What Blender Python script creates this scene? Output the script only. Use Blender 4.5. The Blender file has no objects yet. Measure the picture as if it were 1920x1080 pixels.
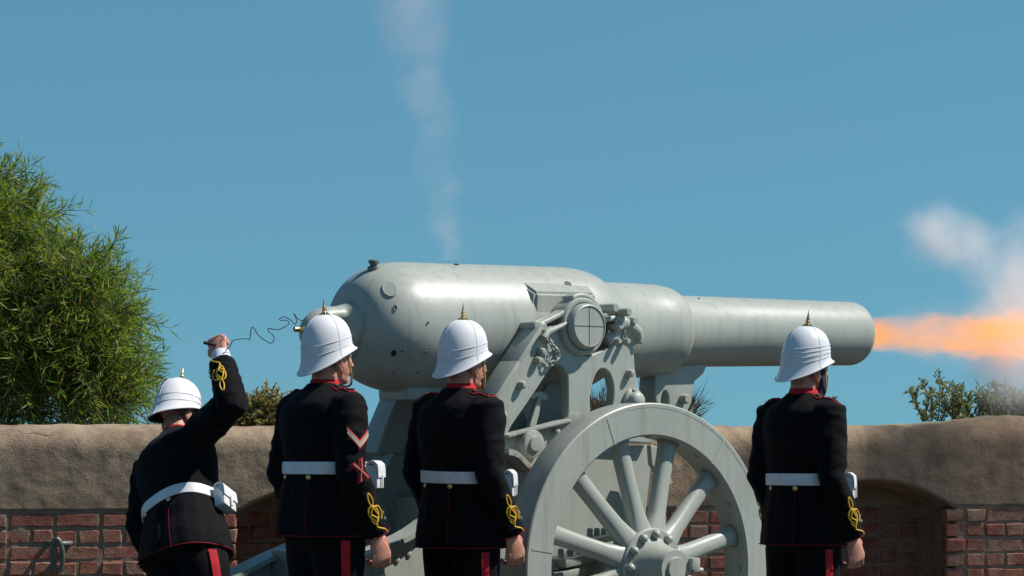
import bpy, bmesh, math, random
import numpy as np
from mathutils import Vector, Matrix, noise as mnoise

random.seed(7)
rng = np.random.default_rng(7)
R = math.radians
sc = bpy.context.scene
col = sc.collection

# ------------------------------------------------------------------ camera
FPX, HC, VH = 5600.0, 1.2, 850.0        # focal length in photo pixels, eye height, horizon row
cam_d = bpy.data.cameras.new('camera')
cam = bpy.data.objects.new('camera', cam_d); col.objects.link(cam)
cam.location = (0, 0, HC); cam.rotation_euler = (R(90), 0, 0)
cam_d.sensor_width = 36; cam_d.lens = 36 * FPX / 1920
cam_d.shift_y = (VH - 540) / 1920
cam_d.clip_end = 3000
sc.camera = cam

# ------------------------------------------------------------------ world, sun, exposure
SUN = Vector((0.63, 0.01, 0.776)).normalized()
SUN_EL = math.asin(SUN.z)
w = bpy.data.worlds.new('World'); sc.world = w; w.use_nodes = True
wn = w.node_tree; wn.nodes.clear()
sky = wn.nodes.new('ShaderNodeTexSky'); sky.sky_type = 'NISHITA'; sky.sun_disc = False
sky.sun_elevation = SUN_EL; sky.sun_rotation = math.atan2(SUN.x, SUN.y)
sky.altitude = 0; sky.air_density = 1.0; sky.dust_density = 0.3; sky.ozone_density = 2.0
tc = wn.nodes.new('ShaderNodeTexCoord')
mp = wn.nodes.new('ShaderNodeVectorMath'); mp.operation = 'MULTIPLY_ADD'
mp.inputs[1].default_value = (1, 1, 0.6); mp.inputs[2].default_value = (0, 0, 0.12)
nm = wn.nodes.new('ShaderNodeVectorMath'); nm.operation = 'NORMALIZE'
tint = wn.nodes.new('ShaderNodeMix'); tint.data_type = 'RGBA'; tint.blend_type = 'MULTIPLY'
tint.inputs[0].default_value = 1; tint.inputs[7].default_value = (0.57, 1.0, 1.03, 1)
bg = wn.nodes.new('ShaderNodeBackground'); bg.inputs[1].default_value = 0.072
wo = wn.nodes.new('ShaderNodeOutputWorld')
wn.links.new(tc.outputs['Generated'], mp.inputs[0]); wn.links.new(mp.outputs[0], nm.inputs[0])
wn.links.new(nm.outputs[0], sky.inputs[0]); wn.links.new(sky.outputs[0], tint.inputs[6])
wn.links.new(tint.outputs[2], bg.inputs[0]); wn.links.new(bg.outputs[0], wo.inputs[0])
sd = bpy.data.lights.new('sun', 'SUN'); sd.energy = 5.0; sd.angle = R(0.5); sd.color = (1, 0.95, 0.88)
so = bpy.data.objects.new('sun', sd); col.objects.link(so)
so.rotation_euler = (-SUN).to_track_quat('-Z', 'Y').to_euler(); so.location = (5, 0, 10)
vs = sc.view_settings
vs.view_transform = 'Standard'; vs.look = 'None'; vs.exposure = 0.25; vs.gamma = 1; vs.use_curve_mapping = False
sc.cycles.volume_bounces = 5; sc.cycles.max_bounces = 8
sc.cycles.use_denoising = True
sc.cycles.volume_step_rate = 1.0; sc.cycles.volume_max_steps = 256

# ------------------------------------------------------------------ material helpers
class NT:
    def __init__(s, name):
        s.m = bpy.data.materials.new(name); s.m.use_nodes = True
        s.t = s.m.node_tree; s.b = s.t.nodes['Principled BSDF']; s.out = s.t.nodes['Material Output']
    def n(s, typ, **kw):
        x = s.t.nodes.new(typ)
        for k, v in kw.items(): setattr(x, k, v)
        return x
    def l(s, a, b): s.t.links.new(a, b)
    def coord(s, which='Object'): return s.n('ShaderNodeTexCoord').outputs[which]
    def noise(s, scale, detail=6, rough=0.6, vec=None, dist=0):
        x = s.n('ShaderNodeTexNoise'); x.inputs['Scale'].default_value = scale
        x.inputs['Detail'].default_value = detail; x.inputs['Roughness'].default_value = rough
        x.inputs['Distortion'].default_value = dist
        s.l(vec if vec is not None else s.coord(), x.inputs['Vector']); return x.outputs['Fac']
    def ramp(s, fac, stops):
        x = s.n('ShaderNodeValToRGB'); e = x.color_ramp.elements
        while len(e) < len(stops): e.new(0.5)
        for i, (p, c) in enumerate(stops):
            e[i].position = p; e[i].color = (c, c, c, 1) if isinstance(c, (int, float)) else (*c[:3], 1)
        s.l(fac, x.inputs[0]); return x.outputs[0]
    def mix(s, fac, a, b, mode='MIX'):
        x = s.n('ShaderNodeMix', data_type='RGBA', blend_type=mode)
        for sock, v in ((x.inputs[0], fac), (x.inputs[6], a), (x.inputs[7], b)):
            if isinstance(v, (int, float)): sock.default_value = v
            elif isinstance(v, tuple): sock.default_value = (*v[:3], 1)
            else: s.l(v, sock)
        return x.outputs[2]
    def math(s, op, a, b=0.0, c=None, clamp=False):
        x = s.n('ShaderNodeMath', operation=op, use_clamp=clamp)
        for i, v in enumerate((a, b, c)):
            if v is None: continue
            if isinstance(v, (int, float)): x.inputs[i].default_value = v
            else: s.l(v, x.inputs[i])
        return x.outputs[0]
    def bump(s, h, strength=0.3, dist=0.01):
        x = s.n('ShaderNodeBump'); x.inputs['Strength'].default_value = strength
        x.inputs['Distance'].default_value = dist; s.l(h, x.inputs['Height'])
        s.l(x.outputs[0], s.b.inputs['Normal'])
    def set(s, base=None, rough=None, metal=None, spec=None):
        for k, v in (('Base Color', base), ('Roughness', rough), ('Metallic', metal), ('Specular IOR Level', spec)):
            if v is None: continue
            if isinstance(v, tuple): s.b.inputs[k].default_value = (*v[:3], 1)
            elif isinstance(v, (int, float)): s.b.inputs[k].default_value = v
            else: s.l(v, s.b.inputs[k])
        return s

def simple(name, c, rough=0.6, metal=0.0, spec=0.5, var=0.15, nscale=30, bump=0.0, bscale=200, bdist=0.002):
    t = NT(name)
    f = t.noise(nscale, 5)
    dark = tuple(x * (1 - var) for x in c); lite = tuple(min(1, x * (1 + var)) for x in c)
    t.set(base=t.ramp(f, [(0.3, dark), (0.7, lite)]), rough=rough, metal=metal, spec=spec)
    if bump: t.bump(t.noise(bscale, 4), bump, bdist)
    return t.m

M = {}
# pale grey-green gun paint: brushed coats, grime, faint chips
t = NT('gun_paint')
c1 = t.noise(2.2, 6, 0.6); c2 = t.noise(14, 8, 0.7); c3 = t.noise(70, 5, 0.7)
base = t.ramp(c1, [(0.3, (0.305, 0.325, 0.285)), (0.7, (0.365, 0.38, 0.335))])
base = t.mix(t.ramp(c2, [(0.5, 0.0), (0.75, 0.35)]), base, (0.235, 0.25, 0.212))
base = t.mix(t.ramp(c3, [(0.70, 0.0), (0.78, 0.5)]), base, (0.20, 0.21, 0.18))
sv_ = t.n('ShaderNodeVectorMath', operation='MULTIPLY'); sv_.inputs[1].default_value = (22, 22, 1.6); t.l(t.coord(), sv_.inputs[0])
stk = t.noise(1.0, 6, .65, sv_.outputs[0]); base = t.mix(t.ramp(stk, [(.5, 0.0), (.68, .42)]), base, (.205, .21, .165))
chip = t.math('MULTIPLY', t.ramp(t.noise(48, 8, .75), [(.64, 0.0), (.68, 1.0)]), t.ramp(t.noise(3.1, 4, .6), [(.5, 0.0), (.62, 1.0)]))
base = t.mix(t.math('MULTIPLY', chip, .75), base, (.13, .075, .04))
t.set(base=base, rough=t.ramp(c2, [(0.3, 0.32), (0.7, 0.50)]), spec=0.5)
hh = t.math('ADD', t.noise(30, 6, 0.6), t.math('MULTIPLY', t.noise(150, 3), 0.35))
t.bump(hh, 0.12, 0.006); M['gun'] = t.m
# rusty edge on the bracket flange
t = NT('rusted_paint'); f = t.noise(35, 8, 0.75)
t.set(base=t.mix(t.ramp(f, [(0.45, 0.0), (0.58, 1.0)]), (0.31, 0.34, 0.31), (0.22, 0.09, 0.035)), rough=0.75)
t.bump(f, 0.3, 0.003); M['rust'] = t.m
M['dark_iron'] = simple('dark_iron', (0.035, 0.04, 0.038), 0.45, 0.6, bump=0.2)
M['iron_grey'] = simple('weathered_iron', (0.13, 0.145, 0.14), 0.5, 0.3, bump=0.3, bscale=80)
t = NT('navy_wool'); f = t.noise(9, 6); g = t.noise(420, 3)
t.set(base=t.ramp(f, [(0.3, (0.0012, 0.0014, 0.0022)), (0.7, (0.0024, 0.0027, 0.0042))]), rough=0.85, spec=0.14)
t.b.inputs['Sheen Weight'].default_value = 0.025; t.b.inputs['Sheen Roughness'].default_value = 0.45
t.bump(t.math('ADD', g, t.math('MULTIPLY', t.noise(26, 5), 1.6)), 0.35, 0.003); M['cloth'] = t.m
M['red'] = simple('red_facing_cloth', (0.40, 0.012, 0.022), 0.8, var=0.2, bump=0.2, bscale=500, spec=0.25)
M['piping'] = simple('dark_red_piping', (0.16, 0.006, 0.012), 0.85, var=0.2, spec=.2)
M['gold'] = simple('gold_braid', (0.72, 0.42, 0.03), 0.55, var=0.35, nscale=160, bump=0.5, bscale=700)
t = NT('brass'); f = t.noise(25, 6)
t.set(base=t.ramp(f, [(0.3, (0.66, 0.40, 0.15)), (0.7, (0.90, 0.62, 0.28))]), metal=1.0, rough=t.ramp(f, [(0.3, 0.16), (0.7, 0.34)])); M['brass'] = t.m
M['silver'] = simple('polished_button', (0.75, 0.70, 0.55), 0.2, 1.0)
t = NT('helmet_white'); f = t.noise(7, 6, 0.65); g = t.noise(520, 2)
t.set(base=t.ramp(f, [(0.3, (0.60, 0.60, 0.63)), (0.7, (0.70, 0.70, 0.72))]), rough=0.62, spec=0.35); t.bump(g, 0.18, 0.0015); M['helmet'] = t.m
t = NT('helmet_white_gloss'); f = t.noise(7, 6, 0.65)
t.set(base=t.ramp(f, [(0.3, (0.60, 0.61, 0.64)), (0.7, (0.69, 0.70, 0.72))]), rough=0.3, spec=0.5); t.bump(t.noise(60, 4), 0.1, 0.002); M['helmet_gloss'] = t.m
M['lining'] = simple('helmet_lining', (0.05, 0.055, 0.05), 0.9)
t = NT('white_leather'); f = t.noise(18, 7, 0.7)
t.set(base=t.ramp(f, [(0.3, (0.56, 0.56, 0.58)), (0.65, (0.70, 0.70, 0.71))]), rough=0.45); t.bump(t.noise(90, 4), 0.15, 0.002); M['white'] = t.m
t = NT('skin'); f = t.noise(22, 7, 0.65); g = t.noise(240, 4)
t.set(base=t.ramp(f, [(0.3, (0.42, 0.17, 0.115)), (0.7, (0.56, 0.28, 0.20))]), rough=0.5, spec=0.4)
t.b.inputs['Subsurface Weight'].default_value = 0.12; t.b.inputs['Subsurface Radius'].default_value = (0.012, 0.005, 0.003)
t.b.inputs['Subsurface Scale'].default_value = 0.5
t.bump(t.math('ADD', g, t.noise(60, 3)), 0.25, 0.0015); M['skin'] = t.m
M['hair'] = simple('grey_brown_hair', (0.09, 0.065, 0.05), 0.7, var=0.5, nscale=120, bump=0.6, bscale=300)
M['eye'] = simple('eye_white', (0.7, 0.68, 0.65), 0.2)
M['shirt'] = simple('white_shirt', (0.62, 0.66, 0.74), 0.8, var=0.05, bump=0.2, bscale=60)
M['mask'] = simple('dark_blue_mask', (0.012, 0.016, 0.07), 0.8, bump=0.3, bscale=400)
M['boot'] = simple('black_boot', (0.012, 0.012, 0.012), 0.3)
M['cord'] = simple('lanyard_cord', (0.02, 0.022, 0.022), 0.8)
M['badge'] = simple('dull_badge_thread', (0.34, 0.22, 0.15), 0.7, var=0.3, nscale=300)
M['tape'] = simple('cream_chevron_tape', (0.40, 0.33, 0.27), 0.8, var=.25, nscale=200)
M['wood'] = simple('lanyard_toggle', (0.03, 0.02, 0.015), 0.6)
# plaster coping
t = NT('plaster'); oc = t.coord()
a = t.noise(1.6, 8, 0.65); b_ = t.noise(7, 8, 0.7); c_ = t.noise(32, 8, 0.72); d_ = t.noise(0.7, 4)
base = t.ramp(a, [(0.25, (0.24, 0.165, 0.108)), (0.5, (0.335, 0.245, 0.163)), (0.72, (0.45, 0.35, 0.245))])
base = t.mix(t.ramp(b_, [(0.46, 0.0), (0.66, 0.85)]), base, (0.18, 0.128, 0.088))
base = t.mix(t.ramp(c_, [(0.56, 0.0), (0.70, 0.55)]), base, (0.13, 0.105, 0.08))
base = t.mix(t.ramp(d_, [(0.5, 0.0), (0.7, 0.45)]), base, (0.23, 0.15, 0.11))
t.set(base=base, rough=0.92, spec=0.2)
v = t.n('ShaderNodeTexVoronoi'); v.inputs['Scale'].default_value = 26; t.l(oc, v.inputs['Vector'])
pits = t.ramp(v.outputs['Distance'], [(0.0, 0.0), (0.14, 1.0)])
pm = t.math('MULTIPLY', t.math('SUBTRACT', 1.0, pits), t.ramp(t.noise(5, 3), [(0.5, 0.0), (0.6, 1.0)]))
vc = t.n('ShaderNodeTexVoronoi', feature='DISTANCE_TO_EDGE'); vc.inputs['Scale'].default_value = 1.1
wq = t.n('ShaderNodeVectorMath', operation='MULTIPLY_ADD'); wq.inputs[1].default_value = (.35,) * 3; wn_ = t.n('ShaderNodeTexNoise'); wn_.inputs['Scale'].default_value = 5; wn_.inputs['Detail'].default_value = 6; t.l(oc, wn_.inputs['Vector']); t.l(wn_.outputs['Color'], wq.inputs[0]); t.l(oc, wq.inputs[2]); t.l(wq.outputs[0], vc.inputs['Vector'])
crack = t.math('MULTIPLY', t.math('SUBTRACT', 1.0, t.ramp(vc.outputs['Distance'], [(0.0, 0.0), (0.012, 1.0)])), t.ramp(t.noise(1.3, 3), [(.55, 0.0), (.64, 1.0)]))
stv = t.n('ShaderNodeVectorMath', operation='MULTIPLY'); stv.inputs[1].default_value = (6, 6, .7); t.l(oc, stv.inputs[0])
streak = t.ramp(t.noise(1.0, 6, .65, stv.outputs[0]), [(.5, 0.0), (.66, .55)])
base = t.mix(streak, base, (.17, .135, .10)); base = t.mix(t.math('MULTIPLY', crack, .8), base, (.06, .045, .035)); base = t.mix(t.math('MULTIPLY', pm, .7), base, (.09, .07, .05))
t.set(base=base)
hgt = t.math('SUBTRACT', t.math('ADD', t.math('MULTIPLY', b_, 0.10), t.math('ADD', t.math('MULTIPLY', c_, 0.42), t.math('MULTIPLY', t.noise(110, 6, .7), .32))), t.math('ADD', t.math('MULTIPLY', pm, 0.55), t.math('MULTIPLY', crack, .8)))
t.bump(hgt, 0.75, 0.022); M['plaster'] = t.m
t = NT('mortar'); a = t.noise(20, 8, 0.7)
t.set(base=t.ramp(a, [(0.3, (0.20, 0.14, 0.10)), (0.7, (0.34, 0.25, 0.18))]), rough=0.95, spec=0.1); t.bump(a, 0.8, 0.012); M['mortar'] = t.m
t = NT('brick'); oi = t.n('ShaderNodeObjectInfo'); rnd = oi.outputs['Random']
ov = t.n('ShaderNodeVectorMath', operation='ADD'); t.l(t.coord(), ov.inputs[0])
cx = t.n('ShaderNodeCombineXYZ'); t.l(t.math('MULTIPLY', rnd, 37.0), cx.inputs[0]); t.l(cx.outputs[0], ov.inputs[1])
f = t.noise(16, 8, 0.7, ov.outputs[0]); g = t.noise(60, 6, 0.7, ov.outputs[0]); h = t.noise(9, 4, 0.6, ov.outputs[0])
base = t.ramp(rnd, [(0.0, (0.30, 0.105, 0.072)), (0.25, (0.38, 0.15, 0.10)), (0.5, (0.34, 0.12, 0.084)), (0.72, (0.40, 0.20, 0.13)), (0.86, (0.27, 0.10, 0.078)), (1.0, (0.42, 0.27, 0.18))])
base = t.mix(t.ramp(f, [(0.4, 0.0), (0.65, 0.7)]), base, (0.13, 0.045, 0.035))
base = t.mix(t.ramp(g, [(0.58, 0.0), (0.72, 0.6)]), base, (0.30, 0.20, 0.14))
base = t.mix(t.ramp(h, [(0.50, 0.0), (0.64, 0.75)]), base, (0.29, 0.205, 0.145))
t.set(base=base, rough=0.93, spec=0.15); t.bump(t.math('ADD', f, g), 0.7, 0.012); M['brick'] = t.m
t = NT('ground'); a = t.noise(0.6, 8); b_ = t.noise(40, 8, 0.7)
t.set(base=t.mix(t.ramp(b_, [(0.4, 0.0), (0.6, 1.0)]), t.ramp(a, [(0.3, (0.075, 0.066, 0.054)), (0.7, (0.11, 0.098, 0.08))]), (0.045, 0.04, 0.035)), rough=0.95); t.bump(b_, 0.5, 0.01); M['ground'] = t.m
t = NT('earth'); a = t.noise(1.5, 8)
t.set(base=t.ramp(a, [(0.3, (0.12, 0.095, 0.05)), (0.7, (0.21, 0.17, 0.09))]), rough=0.95); t.bump(t.noise(30, 8), 0.6, 0.03); M['earth'] = t.m
def leafmat(name, stops, trans=0.35):
    t = NT(name); geo = t.n('ShaderNodeNewGeometry')
    c = t.ramp(geo.outputs['Random Per Island'], stops)
    t.set(base=c, rough=0.42, spec=0.4)
    tr = t.n('ShaderNodeBsdfTranslucent'); t.l(t.mix(1.0, c, (1.25, 1.3, 0.6), 'MULTIPLY'), tr.inputs[0])
    mx = t.n('ShaderNodeMixShader'); mx.inputs[0].default_value = trans
    t.l(t.b.outputs[0], mx.inputs[1]); t.l(tr.outputs[0], mx.inputs[2]); t.l(mx.outputs[0], t.out.inputs[0])
    return t.m
M['leaf'] = leafmat('narrow_leaf', [(0.0, (0.07, 0.11, 0.018)), (0.3, (0.12, 0.20, 0.028)), (0.6, (0.18, 0.275, 0.04)), (0.78, (0.25, 0.34, 0.07)), (0.9, (0.31, 0.31, 0.11)), (1.0, (0.26, 0.16, 0.08))], .5)
M['leaf_dry'] = leafmat('dry_leaf', [(0.0, (0.16, 0.16, 0.05)), (0.5, (0.28, 0.25, 0.085)), (0.8, (0.33, 0.28, 0.12)), (1.0, (0.22, 0.14, 0.06))])
M['leaf_olive'] = leafmat('olive_leaf', [(0.0, (0.10, 0.13, 0.055)), (0.6, (0.18, 0.20, 0.09)), (1.0, (0.27, 0.28, 0.16))])
M['stalk'] = leafmat('dry_stalk', [(0.0, (0.05, 0.045, 0.03)), (0.5, (0.11, 0.085, 0.045)), (0.75, (0.07, 0.085, 0.035)), (1.0, (0.17, 0.11, 0.06))], 0.15)
M['bark'] = simple('bark', (0.07, 0.05, 0.035), 0.95, bump=0.8, bscale=40, bdist=0.02, var=0.5)

# ------------------------------------------------------------------ mesh helpers
class MB:
    def __init__(s): s.v = []; s.f = []
    def add(s, v, f):
        o = len(s.v); s.v += [tuple(float(c) for c in p) for p in v]; s.f += [tuple(i + o for i in q) for q in f]; return s
    def box(s, c, size, rot=None, bev=0.0):
        hx, hy, hz = (k / 2 for k in size)
        P = []
        for sx in (-1, 1):
            for sy in (-1, 1):
                for sz in (-1, 1): P.append(Vector((sx * hx, sy * hy, sz * hz)))
        bm = bmesh.new(); vv = [bm.verts.new(p) for p in P]
        for q in ((0, 1, 3, 2), (4, 6, 7, 5), (0, 4, 5, 1), (2, 3, 7, 6), (0, 2, 6, 4), (1, 5, 7, 3)): bm.faces.new([vv[i] for i in q])
        if bev > 0: bmesh.ops.bevel(bm, geom=list(bm.edges), offset=bev, segments=2, affect='EDGES', profile=0.6)
        bm.verts.index_update()
        m = (rot or Matrix.Identity(3))
        s.add([m @ v.co + Vector(c) for v in bm.verts], [[v.index for v in f.verts] for f in bm.faces]); bm.free(); return s
    def tube(s, pts, rad, n=10, cap=True, squash=1.0, up=None):
        pts = [Vector(p) for p in pts]; k = len(pts)
        if not hasattr(rad, '__len__'): rad = [rad] * k
        T = [(pts[min(i + 1, k - 1)] - pts[max(i - 1, 0)]).normalized() for i in range(k)]
        u = Vector(up) if up is not None else (Vector((0, 0, 1)) if abs(T[0].z) < 0.9 else Vector((0, 1, 0)))
        u = (u - T[0] * u.dot(T[0])).normalized(); V = []; F = []
        for i in range(k):
            u = (u - T[i] * u.dot(T[i])).normalized(); b = T[i].cross(u)
            for j in range(n):
                a = 2 * math.pi * j / n; V.append(pts[i] + u * (math.cos(a) * rad[i]) + b * (math.sin(a) * rad[i] * squash))
        for i in range(k - 1):
            for j in range(n):
                j2 = (j + 1) % n; F.append((i * n + j, i * n + j2, (i + 1) * n + j2, (i + 1) * n + j))
        if cap: F.append(tuple(range(n))[::-1]); F.append(tuple((k - 1) * n + j for j in range(n)))
        return s.add(V, F)
    def lathe(s, prof, o=(0, 0, 0), axis=(0, 0, 1), n=32):
        """prof: (along axis, radius)"""
        ax = Vector(axis).normalized(); u = ax.orthogonal().normalized(); b = ax.cross(u); o = Vector(o); V = []; F = []
        for (h, r) in prof:
            for j in range(n):
                a = 2 * math.pi * j / n; V.append(o + ax * h + (u * math.cos(a) + b * math.sin(a)) * max(r, 1e-5))
        for i in range(len(prof) - 1):
            for j in range(n):
                j2 = (j + 1) % n; F.append((i * n + j, i * n + j2, (i + 1) * n + j2, (i + 1) * n + j))
        F.append(tuple(range(n))[::-1]); F.append(tuple((len(prof) - 1) * n + j for j in range(n)))
        return s.add(V, F)
    def ell(s, c, r, n=16, m=10, rot=None):
        V = []; F = []; c = Vector(c); mt = rot or Matrix.Identity(3)
        for i in range(m + 1):
            p = math.pi * i / m
            for j in range(n):
                a = 2 * math.pi * j / n
                V.append(c + mt @ Vector((r[0] * math.sin(p) * math.cos(a), r[1] * math.sin(p) * math.sin(a), r[2] * math.cos(p))))
        for i in range(m):
            for j in range(n):
                j2 = (j + 1) % n; F.append((i * n + j, (i + 1) * n + j, (i + 1) * n + j2, i * n + j2))
        return s.add(V, F)
    def loft(s, rings, cap=True):
        k = len(rings); n = len(rings[0]); V = [p for r in rings for p in r]; F = []
        for i in range(k - 1):
            for j in range(n):
                j2 = (j + 1) % n; F.append((i * n + j, i * n + j2, (i + 1) * n + j2, (i + 1) * n + j))
        if cap: F.append(tuple(range(n))[::-1]); F.append(tuple((k - 1) * n + j for j in range(n)))
        return s.add(V, F)
    def grid(s, P, close=False):
        """P: rows of points -> open sheet"""
        r = len(P); c = len(P[0]); F = []
        for i in range(r - 1):
            for j in range(c - 1 + (1 if close else 0)):
                j2 = (j + 1) % c; F.append((i * c + j, i * c + j2, (i + 1) * c + j2, (i + 1) * c + j))
        return s.add([p for q in P for p in q], F)
    def mesh(s, name, smooth=True, merge=True, fixn=True):
        me = bpy.data.meshes.new(name); me.from_pydata(s.v, [], s.f)
        bm = bmesh.new(); bm.from_mesh(me)
        if merge: bmesh.ops.remove_doubles(bm, verts=bm.verts, dist=1e-5)
        if fixn: bmesh.ops.recalc_face_normals(bm, faces=bm.faces)
        bm.to_mesh(me); bm.free()
        me.shade_smooth() if smooth is True else me.shade_flat()
        if smooth == 'auto':
            me.shade_smooth()
            try: me.set_sharp_from_angle(angle=R(38))
            except Exception: pass
        return me

def obj(name, me, mat, parent=None, **props):
    if isinstance(me, MB): me = me.mesh(name, 'auto')
    if mat is not None and not me.materials: me.materials.append(mat)
    o = bpy.data.objects.new(name, me); col.objects.link(o)
    if parent is not None: o.parent = parent
    for k, v in props.items(): o[k] = v
    return o
def empty(name, loc, rz=0, **props):
    o = bpy.data.objects.new(name, None); col.objects.link(o); o.location = loc; o.rotation_euler = (0, 0, rz)
    o.empty_display_size = 0.2
    for k, v in props.items(): o[k] = v
    return o
def remesh(mb, voxel, smooth=3, fac=0.5):
    """fuse overlapping closed shapes into one continuous skin"""
    me = mb.mesh('tmp', True); o = bpy.data.objects.new('tmp', me); col.objects.link(o)
    r = o.modifiers.new('r', 'REMESH'); r.mode = 'VOXEL'; r.voxel_size = voxel; r.use_smooth_shade = True
    if smooth:
        k = o.modifiers.new('s', 'SMOOTH'); k.iterations = smooth; k.factor = fac
    dg = bpy.context.evaluated_depsgraph_get(); dg.update()
    out = bpy.data.meshes.new_from_object(o.evaluated_get(dg)); bpy.data.objects.remove(o); bpy.data.meshes.remove(me)
    out.shade_smooth(); return out
def vmap(me, fn):
    n = len(me.vertices); a = np.empty(n * 3); me.vertices.foreach_get('co', a); a = a.reshape(-1, 3)
    me.vertices.foreach_set('co', np.ascontiguousarray(fn(a)).ravel()); me.update(); return me
def plate(outline, holes, y0, thick, bevel=0.006, res=0):
    """flat plate in the x-z plane with holes, bevelled rim, from y0 to y0+thick"""
    cu = bpy.data.curves.new('p', 'CURVE'); cu.dimensions = '2D'; cu.fill_mode = 'BOTH'
    cu.extrude = max(thick / 2 - bevel, 0.001); cu.bevel_depth = bevel; cu.bevel_resolution = 2; cu.offset = -bevel
    for pl in [outline] + list(holes):
        s = cu.splines.new('POLY'); s.points.add(len(pl) - 1); s.use_cyclic_u = True
        for p, q in zip(s.points, pl): p.co = (q[0], q[1], 0, 1)
    o = bpy.data.objects.new('p', cu); col.objects.link(o)
    dg = bpy.context.evaluated_depsgraph_get(); dg.update()
    me = bpy.data.meshes.new_from_object(o.evaluated_get(dg)); bpy.data.objects.remove(o)
    vmap(me, lambda a: np.stack([a[:, 0], y0 + thick / 2 - a[:, 2], a[:, 1]], 1))
    me.shade_smooth()
    try: me.set_sharp_from_angle(angle=R(35))
    except Exception: pass
    return me
def catmull(P, per=8, closed=False):
    P = [Vector(p) for p in P]; n = len(P); out = []
    rngk = range(n) if closed else range(n - 1)
    for i in rngk:
        g = (lambda k: P[k % n]) if closed else (lambda k: P[min(max(k, 0), n - 1)])
        a, b, c, d = g(i - 1), g(i), g(i + 1), g(i + 2)
        for q in range(per):
            t = q / per
            out.append(0.5 * ((2 * b) + (c - a) * t + (2 * a - 5 * b + 4 * c - d) * t * t + (3 * b - a - 3 * c + d) * t ** 3))
    if not closed: out.append(P[-1])
    return out
def at(u, v, Y): return Vector(((u - 960) * Y / FPX, Y, HC - (v - VH) * Y / FPX))

# ------------------------------------------------------------------ ground and earth bank
g = MB(); g.grid([[(x, y, 0) for x in (-1500, -60, -12, 12, 60, 1500)] for y in (-1500, -40, 0, 15, 40, 1500)])
obj('ground', g.mesh('ground'), M['ground'], kind='structure')

t = NT('dune_scrub'); a = t.noise(0.35, 8, .65); b_ = t.noise(4, 8, .7)
t.set(base=t.mix(t.ramp(b_, [(.42, 0.0), (.6, 1.0)]), t.ramp(a, [(.35, (.30, .26, .17)), (.6, (.13, .13, .06))]), (.07, .085, .035)), rough=.95); t.bump(b_, .8, .15); M['scrub'] = t.m
xs_ = np.linspace(-240, 240, 97); ys_ = 30 + 260 * np.linspace(0, 1, 60) ** 1.6
g = MB(); g.grid([[(x_, y_, .004 + min(1, (y_ - 30) / 25) * (.25 + .5 * mnoise.fractal(Vector((x_ * .05, y_ * .05, 2)), 1, 2, 4) * min(1, 40 / y_ + .3))) for x_ in xs_] for y_ in ys_])
obj('dunes', g.mesh('dunes'), M['scrub'], kind='structure')

# ------------------------------------------------------------------ wall
def wallY(X):
    k = np.clip((np.asarray(X, float) + 1.2) / 3.2, -0.2, 3.0)
    return 15.9 + 0.20 * (np.clip(np.asarray(X, float), -9, 2) + 1.2) + np.where(k > 0, 0.34 * k ** 1.7, 0.0)
XS = np.linspace(-9.0, 10.0, 4000); YS = wallY(XS)
SS = np.concatenate([[0], np.cumsum(np.hypot(np.diff(XS), np.diff(YS)))])
def wall_frame(s):
    X = np.interp(s, SS, XS); e = 0.02
    X1 = np.interp(s + e, SS, XS); X0 = np.interp(s - e, SS, XS)
    T = np.stack([X1 - X0, wallY(X1) - wallY(X0)], -1); T /= np.linalg.norm(T, axis=-1, keepdims=True)
    return X, wallY(X), T          # outward (towards camera) normal is (T.y, -T.x)
def s_at_u(u):                     # wall length where the sight line of photo column u meets it
    k = XS - (u - 960) * YS / FPX
    return float(np.interp(0, k, SS))
ZB = 0.895
def nz(x, y, z, sc_, oct=3):
    return np.array([mnoise.fractal(Vector((a * sc_, b * sc_, c * sc_)), 0.9, 2.0, oct) for a, b, c in zip(x, y, z)])
NICHES = [(s_at_u(1640), 0.475, 1.055), (s_at_u(590), 0.46, 1.03)]
ND = 0.48
def niche_depth(s, z):
    d = np.zeros_like(s)
    for (c, hw, top) in NICHES:
        q = (s - c) / hw
        arch = top - 0.17 * q ** 2
        below = np.clip((arch - z) / 0.055, 0, 1); below = below * below * (3 - 2 * below)
        side = np.clip((1 - np.abs(q)) * hw / 0.012, 0, 1)
        d = np.maximum(d, ND * below * side)
    return d
wall = empty('parapet_wall', (0, 16, 0), label='low curved fort wall of red brick with thick rounded tan plaster top', category='wall')
winv = Matrix.Translation((0, -16, 0))
s0, s1 = s_at_u(-900), s_at_u(2900)
ss = np.arange(s0, s1, 0.014)
X, Y, T = wall_frame(ss); N = np.stack([T[:, 1], -T[:, 0]], -1)
rows = []
hbase = 1.35 + 0.045 * np.clip((ss - s_at_u(1500)) / 1.6, 0, 1.4) + 0.012 * np.array([mnoise.fractal(Vector((q * 0.9, 3, 0)), 1, 2, 4) for q in ss])
hbase += 0.035 * np.exp(-((ss - s_at_u(1890)) / 0.22) ** 2) + 0.01 * np.array([mnoise.noise(Vector((q * 6, 9, 0))) for q in ss])
prof = [(-0.02, 0)] + [(k, 0) for k in np.linspace(0.004, 0.70, 40)]
for a in np.linspace(8, 90, 16): prof.append((0.70 + 0.30 * math.sin(R(a)), 0.16 * (1 - math.cos(R(a)))))
prof += [(1.0, 0.25), (1.0, 0.4), (0.98, 0.6), (0.9, 0.68), (0.3, 0.7)]
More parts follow.
